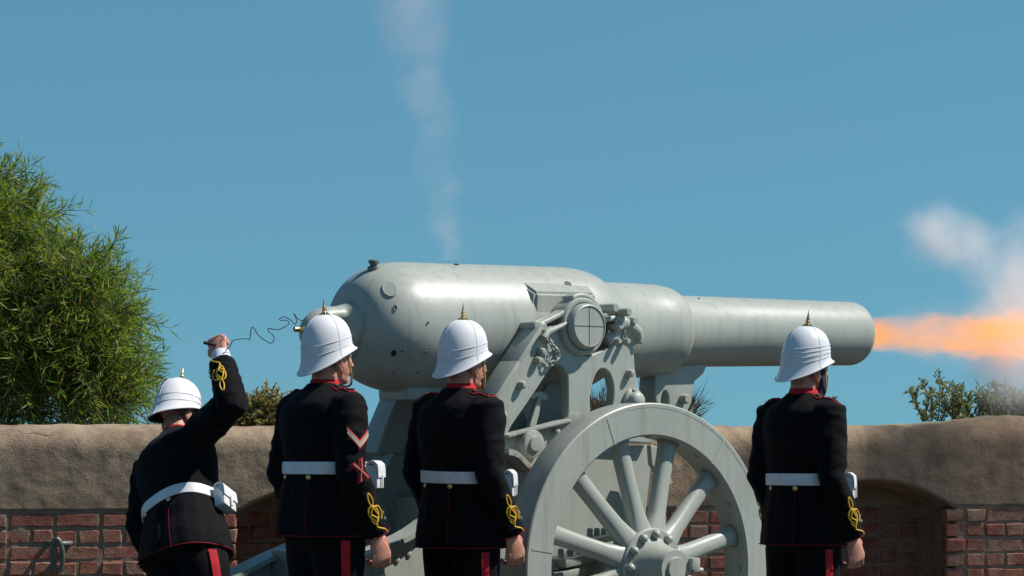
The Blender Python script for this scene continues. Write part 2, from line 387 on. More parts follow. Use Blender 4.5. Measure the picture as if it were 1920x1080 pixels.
for (kz, dep) in prof:
    z = ZB + kz * (hbase - ZB)
    lump = 0.005 * nz(X, Y, z, 1.6, 2) + 0.003 * nz(X, Y, z + 5, 11, 3)
    nd = niche_depth(ss, z) if dep < 0.05 else 0
    off = 0.012 + lump - dep - nd
    if kz < 0.02: off = off - 0.02 * (0.6 + 0.8 * np.array([mnoise.noise(Vector((q * 9, 1, 0))) for q in ss]))
    zz = z + (0.012 * np.array([mnoise.noise(Vector((q * 5, 4, 0))) + 0.5 * mnoise.noise(Vector((q * 17, 4, 0))) for q in ss]) if kz < 0.02 else 0)
    if dep > 0.1: zz = zz + 0.010 * nz(X, Y, z + dep * 3, 3, 3)
    rows.append(np.stack([X + N[:, 0] * off, Y + N[:, 1] * off - 16, zz], -1))
m = MB(); m.grid(rows); obj('plaster_top', m.mesh('plaster_top'), M['plaster'], wall)
rows = []
for z in np.linspace(ZB + 0.01, -0.02, 12):
    off = 0.0015 - niche_depth(ss, np.full_like(ss, z)) + 0.005 * nz(X, Y, np.full_like(ss, z), 14, 2)
    rows.append(np.stack([X + N[:, 0] * off, Y + N[:, 1] * off - 16, np.full_like(ss, z)], -1))
rows.append(np.stack([X - N[:, 0] * 0.69, Y - N[:, 1] * 0.69 - 16, np.full_like(ss, -0.02)], -1))
rows.append(np.stack([X - N[:, 0] * 0.69, Y - N[:, 1] * 0.69 - 16, np.full_like(ss, ZB + .1)], -1))
m = MB(); m.grid(rows); obj('mortar', m.mesh('mortar'), M['mortar'], wall)
# bricks in alternating courses of stretchers and headers
def brick_mesh(L, H, D, seed):
    r = random.Random(seed); V = []; j = lambda a: r.uniform(-a, a)
    for (ins, y) in ((0, D), (0, 0.010), (0.009, 0.0)):
        for sx, sz in ((-1, -1), (0, -1), (1, -1), (1, 1), (0, 1), (-1, 1)):
            V.append((sx * (L / 2 - ins) + (j(0.006) if y < 0.05 else 0), y + (j(0.0010) if y < 0.05 else 0), sz * (H / 2 - ins) + (j(0.005) if y < .05 else 0)))
    F = []
    for k in (0, 6):
        for i in range(6): i2 = (i + 1) % 6; F.append((k + i, k + i2, k + 6 + i2, k + 6 + i))
    F.append(tuple(range(12, 18)))
    b = MB(); b.add(V, F); me = b.mesh('brick', False); me.materials.append(M['brick']); return me
STR = [brick_mesh(0.231, 0.075, 0.09, k) for k in range(9)]
HEA = [brick_mesh(0.111, 0.075, 0.09, 50 + k) for k in range(9)]
vis0, vis1 = s_at_u(-40), s_at_u(1960)
low = MB(); pitch = 0.0845; br = random.Random(3)
for c in range(11):
    z = ZB - 0.006 - pitch * (c + 0.5)
    if z < 0.03: break
    stretch = c % 2 == 0; L = 0.240 if stretch else 0.120
    s = s0 + 0.1 + (0.06 if stretch else 0)
    while s < s1 - 0.2:
        dn = float(niche_depth(np.array([s]), np.array([z]))[0])
        edge = [float(niche_depth(np.array([s + q * L / 2]), np.array([z]))[0]) for q in (-1, 1)]
        straddle = max(edge) - min(edge) > 0.1
        for (sc2, pool, half) in ([(s - .06, HEA, 1), (s + .06, HEA, 1)] if (straddle and stretch) else [(s, STR if stretch else HEA, 0)]):
            x, y, tt = wall_frame(np.array([sc2])); x, y, tt = float(x[0]), float(y[0]), tt[0]
            dn = float(niche_depth(np.array([sc2]), np.array([z]))[0])
            nx, ny = tt[1], -tt[0]; off = 0.009 + br.uniform(-0.005, 0.005) - dn
            mat4 = Matrix.Translation((x + nx * off, y + ny * off - 16, z + br.uniform(-.003, .003))) @ Matrix.Rotation(math.atan2(tt[1], tt[0]), 4, 'Z') @ Matrix.Rotation(br.uniform(-.012, .012), 4, 'Y')
            me = br.choice(pool)
            if vis0 < sc2 < vis1 and c < 5:
                o = bpy.data.objects.new('brick', me); col.objects.link(o); o.parent = wall; o.matrix_local = mat4
            else:
                low.add([mat4 @ v.co for v in me.vertices], [tuple(p.vertices) for p in me.polygons])
        s += L
obj('brickwork', low.mesh('brickwork', False), M['brick'], wall, kind='stuff')
# iron ring on the wall
rw = at(110, 1022, float(wallY(np.interp(s_at_u(110), SS, XS))) + .005)
ring = empty('iron_wall_ring', rw, label='weathered iron ring and staple fixed in the bricks at left', category='ring')
m = MB(); P = [(0.01 + 0.012 * math.sin(a), -0.045 - 0.03 * math.cos(a * .5), -0.055 + 0.075 * math.cos(a)) for a in np.linspace(0, 2 * math.pi, 30)]
P = [(0.028 * math.sin(a), -0.05 - 0.025 * math.cos(a), -0.05 + 0.085 * math.cos(a)) for a in np.linspace(0, 2 * math.pi, 33)]
m.tube(P, 0.013, 10, cap=False); obj('ring', m, M['iron_grey'], ring)
m = MB(); m.tube([(-0.055, 0.05, 0.012), (-0.05, -0.03, 0.012), (-0.02, -0.062, 0.012), (0.03, -0.062, 0.01), (0.06, -0.03, 0.01), (0.065, 0.05, 0.01)], 0.013, 10)
obj('staple', m, M['iron_grey'], ring)

# earth bank behind the wall
Xb, Yb, Tb = wall_frame(np.arange(s0, s1, 0.25)); Nb = np.stack([Tb[:, 1], -Tb[:, 0]], -1)
rows = []
for (dep, z) in ((0.66, -0.05), (0.72, 1.16), (1.2, 1.2), (2.2, 1.12), (4, 0.8), (8, 0.0), (9, -0.1)):
    zz = z + (0.05 * nz(Xb, Yb + dep, Yb * 0, 0.8, 3) if z > 0.5 else 0)
    rows.append(np.stack([Xb - Nb[:, 0] * dep, Yb - Nb[:, 1] * dep, np.zeros_like(Xb) + zz], -1))
m = MB(); m.grid(rows); obj('earth_bank', m.mesh('earth_bank'), M['earth'], kind='structure')

# ------------------------------------------------------------------ the gun (local +x along the barrel, -y its right side, facing the camera)
PHI = R(40); dX, dY = math.cos(PHI), math.sin(PHI); nX, nY = math.sin(PHI), -math.cos(PHI)
WO, WA = 0.75, 0.12
WX, WYc, WZ, WR = 0.6556, 13.40, 0.688, 0.72
PX, PY = WX - WO * nX - WA * dX, WYc - WO * nY - WA * dY
WA = 0.02; WR = 0.735; WZ = 0.690
ZT = 1.778; ELE = R(0.9)
gun = empty('siege_gun', (PX, PY, 0), PHI, label='large grey-green muzzle-loading cannon on spoked wheels firing over the wall', category='cannon')
def gp(u, v, wo):
    """photo point -> (x, z) on the gun's own plane at side offset wo (right side positive)"""
    ox, oy = PX + wo * nX, PY + wo * nY
    k = (u - 960) / FPX
    t = (k * oy - ox) / (dX - k * dY); Yp = oy + t * dY
    return (t, HC - (v - VH) * Yp / FPX)
def ta(u): return gp(u, 600, 0.0)[0]
def rr(u, px): return px * (PY + ta(u) * dY) / FPX
T0 = ta(652)
RB = rr(760, 122)
pf = [(T0 - 0.004, 0.0001), (T0 - 0.004, 0.112), (T0 + 0.004, 0.118), (T0 + 0.006, 0.126)]
for a in np.linspace(12, 90, 16): pf.append((T0 + 0.006 + 0.285 * (1 - math.cos(R(a))) ** 0.95, 0.126 + (RB - 0.126) * math.sin(R(a)) ** 0.92))
e1 = ta(1045)
pf += [(x, RB) for x in np.linspace(T0 + 0.32, e1, 5)]
R2 = rr(1160, 90); e2 = ta(1106)
for a in np.linspace(8, 80, 9): pf.append((e1 + (e2 - e1) * math.sin(R(a)) ** 1.1, R2 + (RB - R2) * math.cos(R(a))))
pf += [(e2, R2 + 0.012), (e2 + 0.02, R2), (ta(1203), R2 - 0.004)]
R3 = rr(1300, 67); e3 = ta(1250); b3 = ta(1203)
for a in np.linspace(10, 85, 8): pf.append((b3 + (e3 - b3) * math.sin(R(a)), R3 + 0.02 + (R2 - R3 - 0.024) * math.cos(R(a))))
pf += [(e3, R3 + 0.004), (e3 + 0.015, R3)]
R4 = rr(1600, 59.5); e4 = ta(1606)
pf += [(e3 + (e4 - 0.06 - e3) * k, R3 + (R4 - R3) * k) for k in (0.33, 0.66, 1.0)]
for a in np.linspace(15, 90, 7): pf.append((e4 - 0.06 + 0.06 * math.sin(R(a)), R4 - 0.05 * (1 - math.cos(R(a)))))
BORE = 0.081
pf += [(e4 + 0.001, BORE + 0.006), (e4 - 0.006, BORE), (e4 - 0.9, BORE), (e4 - 0.9, 0.0001)]
EX = Vector((math.cos(ELE), 0, math.sin(ELE))); EZ = Vector((-math.sin(ELE), 0, math.cos(ELE))); OT = Vector((0, 0, ZT))
def bp(x, ang, r):
    """point on the barrel: ang 0 = top, 90 = right side (camera)"""
    return OT + EX * x + EZ * (r * math.cos(R(ang))) + Vector((0, -1, 0)) * (r * math.sin(R(ang)))
m = MB(); m.lathe(pf, OT, EX, 128); barrel = obj('barrel', m.mesh('barrel', 'auto'), M['gun'], gun)
# faint ring engraved round the breech face, cascabel loop
m = MB(); path = []
for a in np.linspace(-90, 90, 25):
    path.append(OT + EX * (T0 - 0.085 - 0.115 * math.cos(R(a))) + EZ * (0.076 * math.sin(R(a)) - 0.030))
path = [OT + EX * (T0 + 0.05) - EZ * 0.10] + path + [OT + EX * (T0 + 0.05) + EZ * 0.050]
m.tube(path, [0.05] + [0.041 + 0.008 * math.cos(R(a)) for a in np.linspace(-90, 90, 25)] + [0.055], 18, squash=1.35, up=(0, 0, 1))
m.lathe([(-.03, .118), (.015, .114), (.03, .10), (.04, .07)], OT + EX * T0 - EZ * .002, -EX, 28)
obj('cascabel_loop', remesh(m, 0.008, 3), M['gun'], barrel)
m = MB(); m.lathe([(0, 0.019), (0.012, 0.019), (0.02, 0.013), (0.055, 0.012), (0.06, 0.006)], OT + EX * (T0 - 0.235) - EZ * 0.015, -EX, 12)
obj('cascabel_pin', m, M['brass'], barrel)
# trunnions with faceted rimbase block, engraved cross
for sgn in (1, -1):
    m = MB(); ax = Vector((0, -sgn, 0))
    m.lathe([(0.10, 0.105), (0.40, 0.105), (0.418, 0.101), (0.424, 0.094), (0.4245, 0.092), (0.420, 0.0905), (0.420, 0.0001)], OT, ax, 48)
    obj('trunnion', m, M['gun'], barrel)
    m = MB()
    for rt in (0, 90): m.box(OT + ax * 0.4205, (0.18, 0.0018, 0.0022), Matrix.Rotation(R(rt), 3, 'Y'))
    obj('engraved_cross', m, M['dark_iron'], barrel)
    m = MB()
    ring_in = [(-0.20, 0.02), (-0.15, 0.19), (0.15, 0.19), (0.20, 0.02), (0.17, -0.16), (-0.17, -0.16)]
    r0 = [OT + EX * x + EZ * z + ax * 0.12 for x, z in [(-0.30, 0.04), (-0.25, 0.262), (0.22, 0.25), (0.26, 0.03), (0.2, -0.2), (-0.2, -0.2)]]
    r1 = [OT + EX * x + EZ * z + ax * 0.285 for x, z in [(-0.215, 0.02), (-0.20, 0.155), (0.16, 0.155), (0.18, 0.0), (0.13, -0.13), (-0.13, -0.13)]]
    m.loft([r0, r1]); me = m.mesh('b', False)
    bm = bmesh.new(); bm.from_mesh(me); bmesh.ops.bevel(bm, geom=list(bm.edges), offset=0.012, segments=2, affect='EDGES'); bm.to_mesh(me); bm.free()
    me.shade_flat(); obj('rimbase_block', me, M['gun'], barrel)
# vent jets, sights, plugs and small holes
def stud(name, x, ang, r0, prof, mat, n=14):
    p = bp(x, ang, r0); ax = (p - bp(x, ang, 0)).normalized(); q = MB(); q.lathe(prof, p, ax, n); return obj(name, q, mat, barrel)
def rad_at(x):
    xs = [p[0] for p in pf[3:-5]]; rs = [p[1] for p in pf[3:-5]]; return float(np.interp(x, xs, rs))
sx = ta(692); stud('sight_bracket', sx, 8, rad_at(sx) - 0.02, [(0, .026), (0.028, .026), (0.032, .016), (0.042, .016), (0.044, .024), (0.058, .024), (0.062, .012)], M['iron_grey'])
sx = ta(839); stud('vent', sx, 14, RB - 0.012, [(0, .014), (0.014, .014), (0.016, .008), (0.012, 0.0001)], M['dark_iron'])
VENT = bp(sx, 14, RB + .01)
def dark_hole(u, v, ru, rv):
    # find the side angle on the barrel that shows at this photo point
    best = None
    for xx in np.linspace(ta(u) - 0.25, ta(u) + 0.4, 66):
        for an in range(0, 150, 2):
            p = bp(xx, an, rad_at(xx)); wx, wy = PX + p.x * dX - p.y * -nX * -1 * 0, 0
            W = gun_m @ p; uu = 960 + W.x * FPX / W.y; vv = VH - (W.z - HC) * FPX / W.y
            nn = (gun_m.to_3x3() @ (p - bp(xx, an, 0)).normalized())
            if nn.y > 0.05: continue
            e = (uu - u) ** 2 + (vv - v) ** 2
            if best is None or e < best[0]: best = (e, xx, an)
    _, xx, an = best; p = bp(xx, an, rad_at(xx)); nrm = (p - bp(xx, an, 0)).normalized()
    # slope of the profile
    sl = (rad_at(xx + .01) - rad_at(xx - .01)) / .02; nrm = (nrm - EX * sl).normalized()
    side = EX - nrm * EX.dot(nrm); side.normalize(); up = nrm.cross(side)
    q = MB(); ro = [p + side * (math.cos(a) * ru * 1.25) + up * (math.sin(a) * rv * 1.2) - nrm * 0.004 for a in np.linspace(0, 2 * math.pi, 20, endpoint=False)]
    r1 = [p + side * (math.cos(a) * ru * 1.15) + up * (math.sin(a) * rv * 1.12) + nrm * 0.0045 for a in np.linspace(0, 2 * math.pi, 20, endpoint=False)]
    r2 = [p + side * (math.cos(a) * ru) + up * (math.sin(a) * rv) + nrm * 0.004 for a in np.linspace(0, 2 * math.pi, 20, endpoint=False)]
    q.loft([ro, r1, r2], cap=False); hr = obj('plug_rim', q, M['gun'], barrel)
    q = MB(); q.loft([r2, [c - nrm * 0.0025 for c in r2]], cap=True); obj('plug_hole', q, M['dark_iron'] if ru < .02 else M['gun'], hr)
gun_m = Matrix.Translation((PX, PY, 0)) @ Matrix.Rotation(PHI, 4, 'Z')
dark_hole(733, 543, 0.026, 0.036); dark_hole(736, 662, 0.012, 0.016); dark_hole(742, 577, 0.006, 0.012)
for q_ in ((756, 658), (798, 658), (738, 700), (782, 700), (803, 605), (1310, 560)): dark_hole(*q_, 0.004, 0.005)
dark_hole(1065, 533, 0.016, 0.016)
# lug under the breech with elevating arc, lug under the chase
m = MB(); xa, xb = ta(735), ta(830)
m.box(OT + EX * ((xa + xb) / 2) - EZ * (RB + 0.005), (xb - xa, 0.22, 0.06), Matrix.Rotation(-ELE, 3, 'Y'), 0.015)
obj('breech_lug', m, M['gun'], barrel)
m = MB(); xq = ta(1268)
out = [(xq - 0.16, -0.16), (xq + 0.16, -0.14), (xq + 0.13, -0.19), (xq + 0.07, -0.23), (xq + 0.05, -0.33), (xq + 0.0, -0.42), (xq - 0.09, -0.44), (xq - 0.17, -0.40), (xq - 0.2, -0.3), (xq - 0.19, -0.2)]
obj('chase_bracket', plate([(x, ZT + z) for x, z in out], [[(xq - .13 + .022 * math.cos(a), ZT - .33 + .05 * math.sin(a)) for a in np.linspace(0, 2 * math.pi, 14, endpoint=False)]], -0.06, 0.12, 0.012), M['gun'], barrel)
m = MB(); m.lathe([(-0.1, .024), (0.09, .024), (0.1, .018)], OT + EX * (xq - 0.02) - EZ * 0.33, (0, -1, 0), 16); obj('bracket_pin', m, M['gun'], barrel)

# --- brackets (A-shaped side plates)
def G(pl, wo): return [gp(u, v, wo) for u, v in pl]
A_out = [(1002, 620), (1022, 610), (1050, 612), (1060, 650), (1103, 668), (1146, 650), (1155, 622), (1172, 622), (1188, 640), (1191, 690), (1197, 725), (1212, 770), (1228, 800), (1222, 832), (1120, 826), (1068, 836), (1040, 846), (1024, 862), (1010, 878), (992, 885), (974, 878), (962, 864), (950, 855), (930, 851), (880, 853), (897, 800), (920, 742), (962, 680)]
H1 = [(1047, 684), (1057, 690), (1063, 702), (1065, 718), (1065, 776), (1061, 784), (1052, 788), (962, 811), (956, 806), (962, 795), (985, 762), (1012, 722), (1030, 694), (1038, 686)]
H2 = [(1130, 692), (1140, 697), (1147, 710), (1151, 732), (1149, 756), (1144, 772), (1136, 780), (1116, 786), (1109, 778), (1107, 752), (1109, 730), (1116, 707), (1122, 696)]
def smooth_poly(pl, per=3): return [(p.x, p.y) for p in catmull([(a, b, 0) for a, b in pl], per, True)]
WB = 0.36
br_out = G(A_out, WB); br_h = [smooth_poly(G(H1, WB), 3), smooth_poly(G(H2, WB), 3)]
stay = [(1000, 614), (958, 680), (916, 745), (893, 800), (878, 848)]
for sgn in (1, -1):
    y0 = -WB if sgn == 1 else WB - 0.055
    bk = obj('bracket', plate(br_out, br_h, y0, 0.055, 0.008), M['gun'], gun)
    # bearing ring and cap square
    m = MB(); ax = Vector((0, -sgn, 0))
    m.lathe([(WB - 0.07, .108), (WB - 0.07, .132), (WB + 0.018, .132), (WB + 0.028, .124), (WB + 0.028, .112), (WB + 0.02, .108)], (0, 0, ZT), ax, 56)
    obj('bearing_ring', m, M['gun'], bk)
    m = MB(); y = -sgn * (WB - 0.02)
    pts = [gp(1000, 612, WB), gp(1016, 606, WB), gp(1045, 592, WB), gp(1062, 582, WB), gp(1075, 566, WB)]
    pts = pts + [(0.118 * math.cos(a) * 1.07, ZT + 0.142 * math.sin(a)) for a in np.linspace(R(115), R(12), 10)] + [gp(1152, 596, WB), gp(1166, 606, WB)]
    strap = [Vector((x, y, z)) for x, z in pts]
    for i in range(len(strap) - 1):
        a, b = strap[i], strap[i + 1]; d = b - a
        m.box((a + b) / 2, (d.length + 0.012, 0.075, 0.024), Matrix.Rotation(-math.atan2(d.z, d.x), 3, 'Y'), 0.005)
    cs = obj('cap_square', remesh(m, 0.006, 2), M['gun'], bk)
    m = MB(); a = strap[0]; m.lathe([(-0.055, .026), (0.05, .026), (0.056, .02)], a, ax, 18); b = gp(1010, 614, WB); m.lathe([(-0.05, .02), (0.055, .02), (0.06, .014)], (b[0], y, b[1]), ax, 16)
    obj('hinge', m, M['gun'], bk)
    # right hand lugs, key pin, hook
    m = MB()
    for (u, v, r, e) in ((1142, 578, .022, .05), (1160, 586, .02, .075), (1157, 600, .02, .04), (1178, 602, .018, .05), (1152, 612, .018, .05), (1166, 640, .014, .05), (1151, 640, .014, .045)):
        q = gp(u, v, WB); m.lathe([(-0.05, r), (e, r), (e + .01, r * .75)], (q[0], -sgn * (WB - .01), q[1]), ax, 14)
    obj('key_bolts', m, M['gun'], bk)
    m = MB(); hk = [gp(*p, WB) for p in ((1150, 612), (1165, 606), (1180, 612), (1192, 622), (1196, 634), (1194, 645))]
    m.tube([(x, -sgn * (WB + .02), z) for x, z in hk], [.03, .03, .026, .024, .02, .014], 12, squash=.7); hk = [gp(*p, WB) for p in ((1140, 640), (1165, 625), (1182, 628), (1190, 648))]
    m.tube([(x, -sgn * (WB - .01), z) for x, z in hk], [.03, .034, .03, .02], 12, squash=.8)
    obj('lifting_hook', remesh(m, .006, 2), M['gun'], bk)
    m = MB(); q = [gp(*p, WB) for p in ((1062, 603), (1040, 614), (1020, 622), (1012, 634))]
    m.tube([(x, -sgn * (WB + .025), z) for x, z in q], [.008, .012, .018, .02], 8); 
    obj('cap_key', m, M['gun'], bk)
    # chains made of real links
    for ci, chain in enumerate((((1022, 630), (1030, 648), (1040, 658), (1040, 672), (1028, 682), (1020, 672), (1022, 666)), ((1157, 590), (1166, 604), (1164, 620), (1167, 638), (1162, 644)))):
        pts = catmull([(gp(u, v, WB)[0], -sgn * (WB + 0.018), gp(u, v, WB)[1]) for u, v in chain], 6)
        L = [0.0]
        for a, b in zip(pts, pts[1:]): L.append(L[-1] + (b - a).length)
        m = MB(); nl = int(L[-1] / 0.024)
        for i in range(nl):
            s_ = (i + .5) * L[-1] / nl; k = next(j for j in range(len(L) - 1) if L[j + 1] >= s_)
            c = pts[k].lerp(pts[k + 1], (s_ - L[k]) / (L[k + 1] - L[k])); tdir = (pts[k + 1] - pts[k]).normalized()
            sd_ = Vector((0, 1, 0)) if i % 2 else tdir.cross(Vector((0, 1, 0)))
            m.tube([c + tdir * (0.017 * math.cos(a)) + sd_ * (0.0095 * math.sin(a)) for a in np.linspace(0, 2 * math.pi, 12)], 0.0042, 6, cap=False)
        obj('chain', m, M['gun'], bk)
    # rear stay flange, cross flange, front flange
    m = MB(); P = [gp(u, v, WB) for u, v in stay]
    for (a, b) in zip(P, P[1:]):
        dx, dz = b[0] - a[0], b[1] - a[1]
        m.box(((a[0] + b[0]) / 2, -sgn * (WB - 0.005), (a[1] + b[1]) / 2), (math.hypot(dx, dz) + .01, 0.13, 0.022), Matrix.Rotation(-math.atan2(dz, dx), 3, 'Y'), 0.005)
    obj('stay_flange', m, M['gun'], bk)
    m = MB(); P = [gp(u, v, WB) for u, v in ((945, 818), (958, 814), (1062, 788), (1075, 776))]
    for (a, b) in zip(P, P[1:]):
        dx, dz = b[0] - a[0], b[1] - a[1]
        m.box(((a[0] + b[0]) / 2, -sgn * (WB + 0.008), (a[1] + b[1]) / 2), (math.hypot(dx, dz) + .006, 0.06, 0.014), Matrix.Rotation(-math.atan2(dz, dx), 3, 'Y'), 0.004)
    obj('cross_flange', m, M['gun'], bk)
    P = catmull([(*gp(u, v, WB), 0) for u, v in ((935, 846), (950, 850), (962, 860), (976, 874), (994, 880), (1010, 872), (1024, 856), (1040, 842), (1068, 832), (1120, 822))], 5)
    for (wid, off, dz, mat, nm_) in ((0.10, 0.02, 0, M['gun'], 'scalloped_flange'), (0.012, 0.066, -.010, M['rust'], 'rusted_edge')):
        m = MB(); rows = []
        for i, p in enumerate(P):
            a, b = P[max(i - 1, 0)], P[min(i + 1, len(P) - 1)]; tg = (b - a).normalized(); nn = Vector((-tg.y, tg.x))
            th = .011 if nm_[0] == 's' else .006
            rows.append([Vector((p.x + nn.x * q * th, -sgn * (WB + off + e * wid / 2), p.y + dz + nn.y * q * th)) for q, e in ((1, -1), (1, 1), (-1, 1), (-1, -1))])
        m.loft(rows); obj(nm_, m.mesh('f', 'auto'), mat, bk)
    # big bolt and rivets
    q = gp(990, 832, WB); m = MB(); m.lathe([(0, .068), (.03, .066), (.045, .058), (.05, .034), (.058, .032), (.06, .0001)], (q[0], -sgn * WB, q[1]), ax, 28); obj('pivot_bolt', m, M['gun'], bk)
    for (u, v) in ((1040, 812), (1068, 806), (1094, 798), (1120, 806), (1150, 800), (1005, 676), (975, 722), (940, 780), (1012, 660), (1178, 700), (1184, 735)):
        q = gp(u, v, WB); m = MB(); m.lathe([(0, .02), (.022, .019), (.034, .012), (.037, .0001)], (q[0], -sgn * WB, q[1]), ax, 12); obj('rivet', m, M['gun'], bk)
    q = gp(1185, 752, WB); m = MB(); m.lathe([(0, .06), (.02, .058), (.03, .045), (.05, .040), (.06, .028), (.063, .0001)], (q[0], -sgn * (WB - .004), q[1]), ax, 24); obj('boss', m, M['gun'], bk)

# --- trail cheeks
WC = 0.315
TC_top = [(1225, 835), (1120, 838), (1000, 862), (925, 852), (880, 858), (858, 900), (824, 955), (775, 999), (690, 1041), (620, 1074)]
top = G(TC_top, WC)
end = [(-2.35, 0.30), (-2.55, 0.16), (-2.5, 0.04), (-2.2, 0.04)]
botm = [(-1.2, 0.26), (-0.55, 0.42), (-0.1, 0.52), (0.3, 0.60), (0.42, 0.75)]
for sgn in (1, -1):
    y0 = -WC if sgn == 1 else WC - 0.03
    ck = obj('trail_cheek', plate(top + end + botm, [], y0, 0.03, 0.004), M['gun'], gun)
    P = catmull([(x, -sgn * (WC - .01), z + .006) for x, z in (top[4:] + end[:2])], 4); m = MB()
    m.loft([[p + Vector((0, e * .065, q * .012)) for q, e in ((1, -1), (1, 1), (-1, 1), (-1, -1))] for p in P]); obj('trail_flange', m.mesh('f', 'auto'), M['gun'], ck)
    ax = Vector((0, -sgn, 0))
    for k in range(16):
        i = (k + .5) / 16 * (len(P) - 1); p = P[int(i)]
        m = MB(); m.lathe([(0, .016), (.007, .013), (.010, .006), (.0105, .0001)], (p.x + 0.03, -sgn * WC, p.z - .075), ax, 10); obj('rivet', m, M['gun'], ck)
    for k in range(12):
        x = -1.1 + 0.12 * k; m = MB(); m.lathe([(0, .016), (.007, .013), (.010, .006), (.0105, .0001)], (x, -sgn * WC, 0.36 + 0.20 * (x + 1.1)), ax, 10); obj('rivet', m, M['gun'], ck)
for (x, z, hx, hz) in ((-0.55, 0.75, .04, .5), (0.12, 0.78, .04, .3), (-1.25, .62, .04, .3), (-2.2, .2, .05, .16)):
    m = MB(); m.box((x, 0, z), (hx, 2 * WC - .065, hz), None, .006); obj('transom', m, M['gun'], gun)
# elevating gear inside the brackets: arc plate, hooked lever, hand wheel and gear box
pts = [(0.14 * math.cos(a) * 1.9 - .33, ZT - .27 - .30 + .30 * math.sin(a)) for a in np.linspace(R(180), R(20), 14)] + [(-.1, ZT - .75), (-.5, ZT - .78)]
obj('elevating_arc', plate(pts, [], -0.10, 0.03, .004), M['gun'], gun)
pl_ = [(985, 812), (1000, 770), (1018, 728), (1036, 700), (1052, 690), (1066, 698), (1074, 720), (1076, 812)]
obj('elevating_plate', plate(smooth_poly(G(pl_, .12), 2), [], -.14, .02, .004), M['gun'], gun)
lv = [(988, 800), (1001, 760), (1007, 742), (999, 748), (990, 744), (996, 736), (1010, 733), (1022, 738), (1026, 747), (1018, 752), (1012, 746), (1008, 775), (1001, 803)]
obj('hooked_lever', plate(G(lv, .27), [], -.285, .03, .005), M['gun'], gun)
m = MB(); m.lathe([(-0.30, .035), (0.30, .035)], (-0.38, 0, 1.0), (0, 1, 0), 16); obj('elevating_shaft', m, M['gun'], gun)
q = gp(1236, 870, .40)
pts = [gp(u, v, .42) for u, v in ((1212, 835), (1228, 838), (1254, 905), (1240, 915), (1214, 870))]
obj('brake_arm', plate(pts, [], -.45, .03, .004), M['gun'], gun)
for (u, v, s_) in ((1130, 1010, .06), (1080, 1050, .08), (1063, 1075, .07)):
    q = gp(u, v, .5); m = MB(); m.box((q[0], -.46, q[1]), (s_ * 2.4, .16, s_ * .5), Matrix.Rotation(R(-8), 3, 'Y'), .008)
    for k in (-1, 0, 1): m.lathe([(0, .014), (.03, .014), (.036, .008)], (q[0] + k * s_ * .7, -.46, q[1] + s_ * .2), (0, 0, 1), 8)
    obj('axle_clip', m, M['gun'], gun)
m = MB(); m.box((WA, 0, WZ), (0.13, 1.20, 0.15), None, .015); m.lathe([(-0.86, .045), (0.86, .045)], (WA, 0, WZ), (0, 1, 0), 20); obj('axle_tree', m, M['gun'], gun)
m = MB(); m.tube([gp(1272, 980, .5) + (0,), gp(1274, 950, .5) + (0,)], .01); 
q0, q1, q2 = gp(1265, 1000, .45), gp(1278, 975, .45), gp(1274, 950, .45)
m = MB(); m.tube([(q0[0], -.45, q0[1]), (q1[0], -.45, q1[1]), (q2[0], -.45, q2[1])], .012, 8); obj('brake_rod', m, M['gun'], gun)

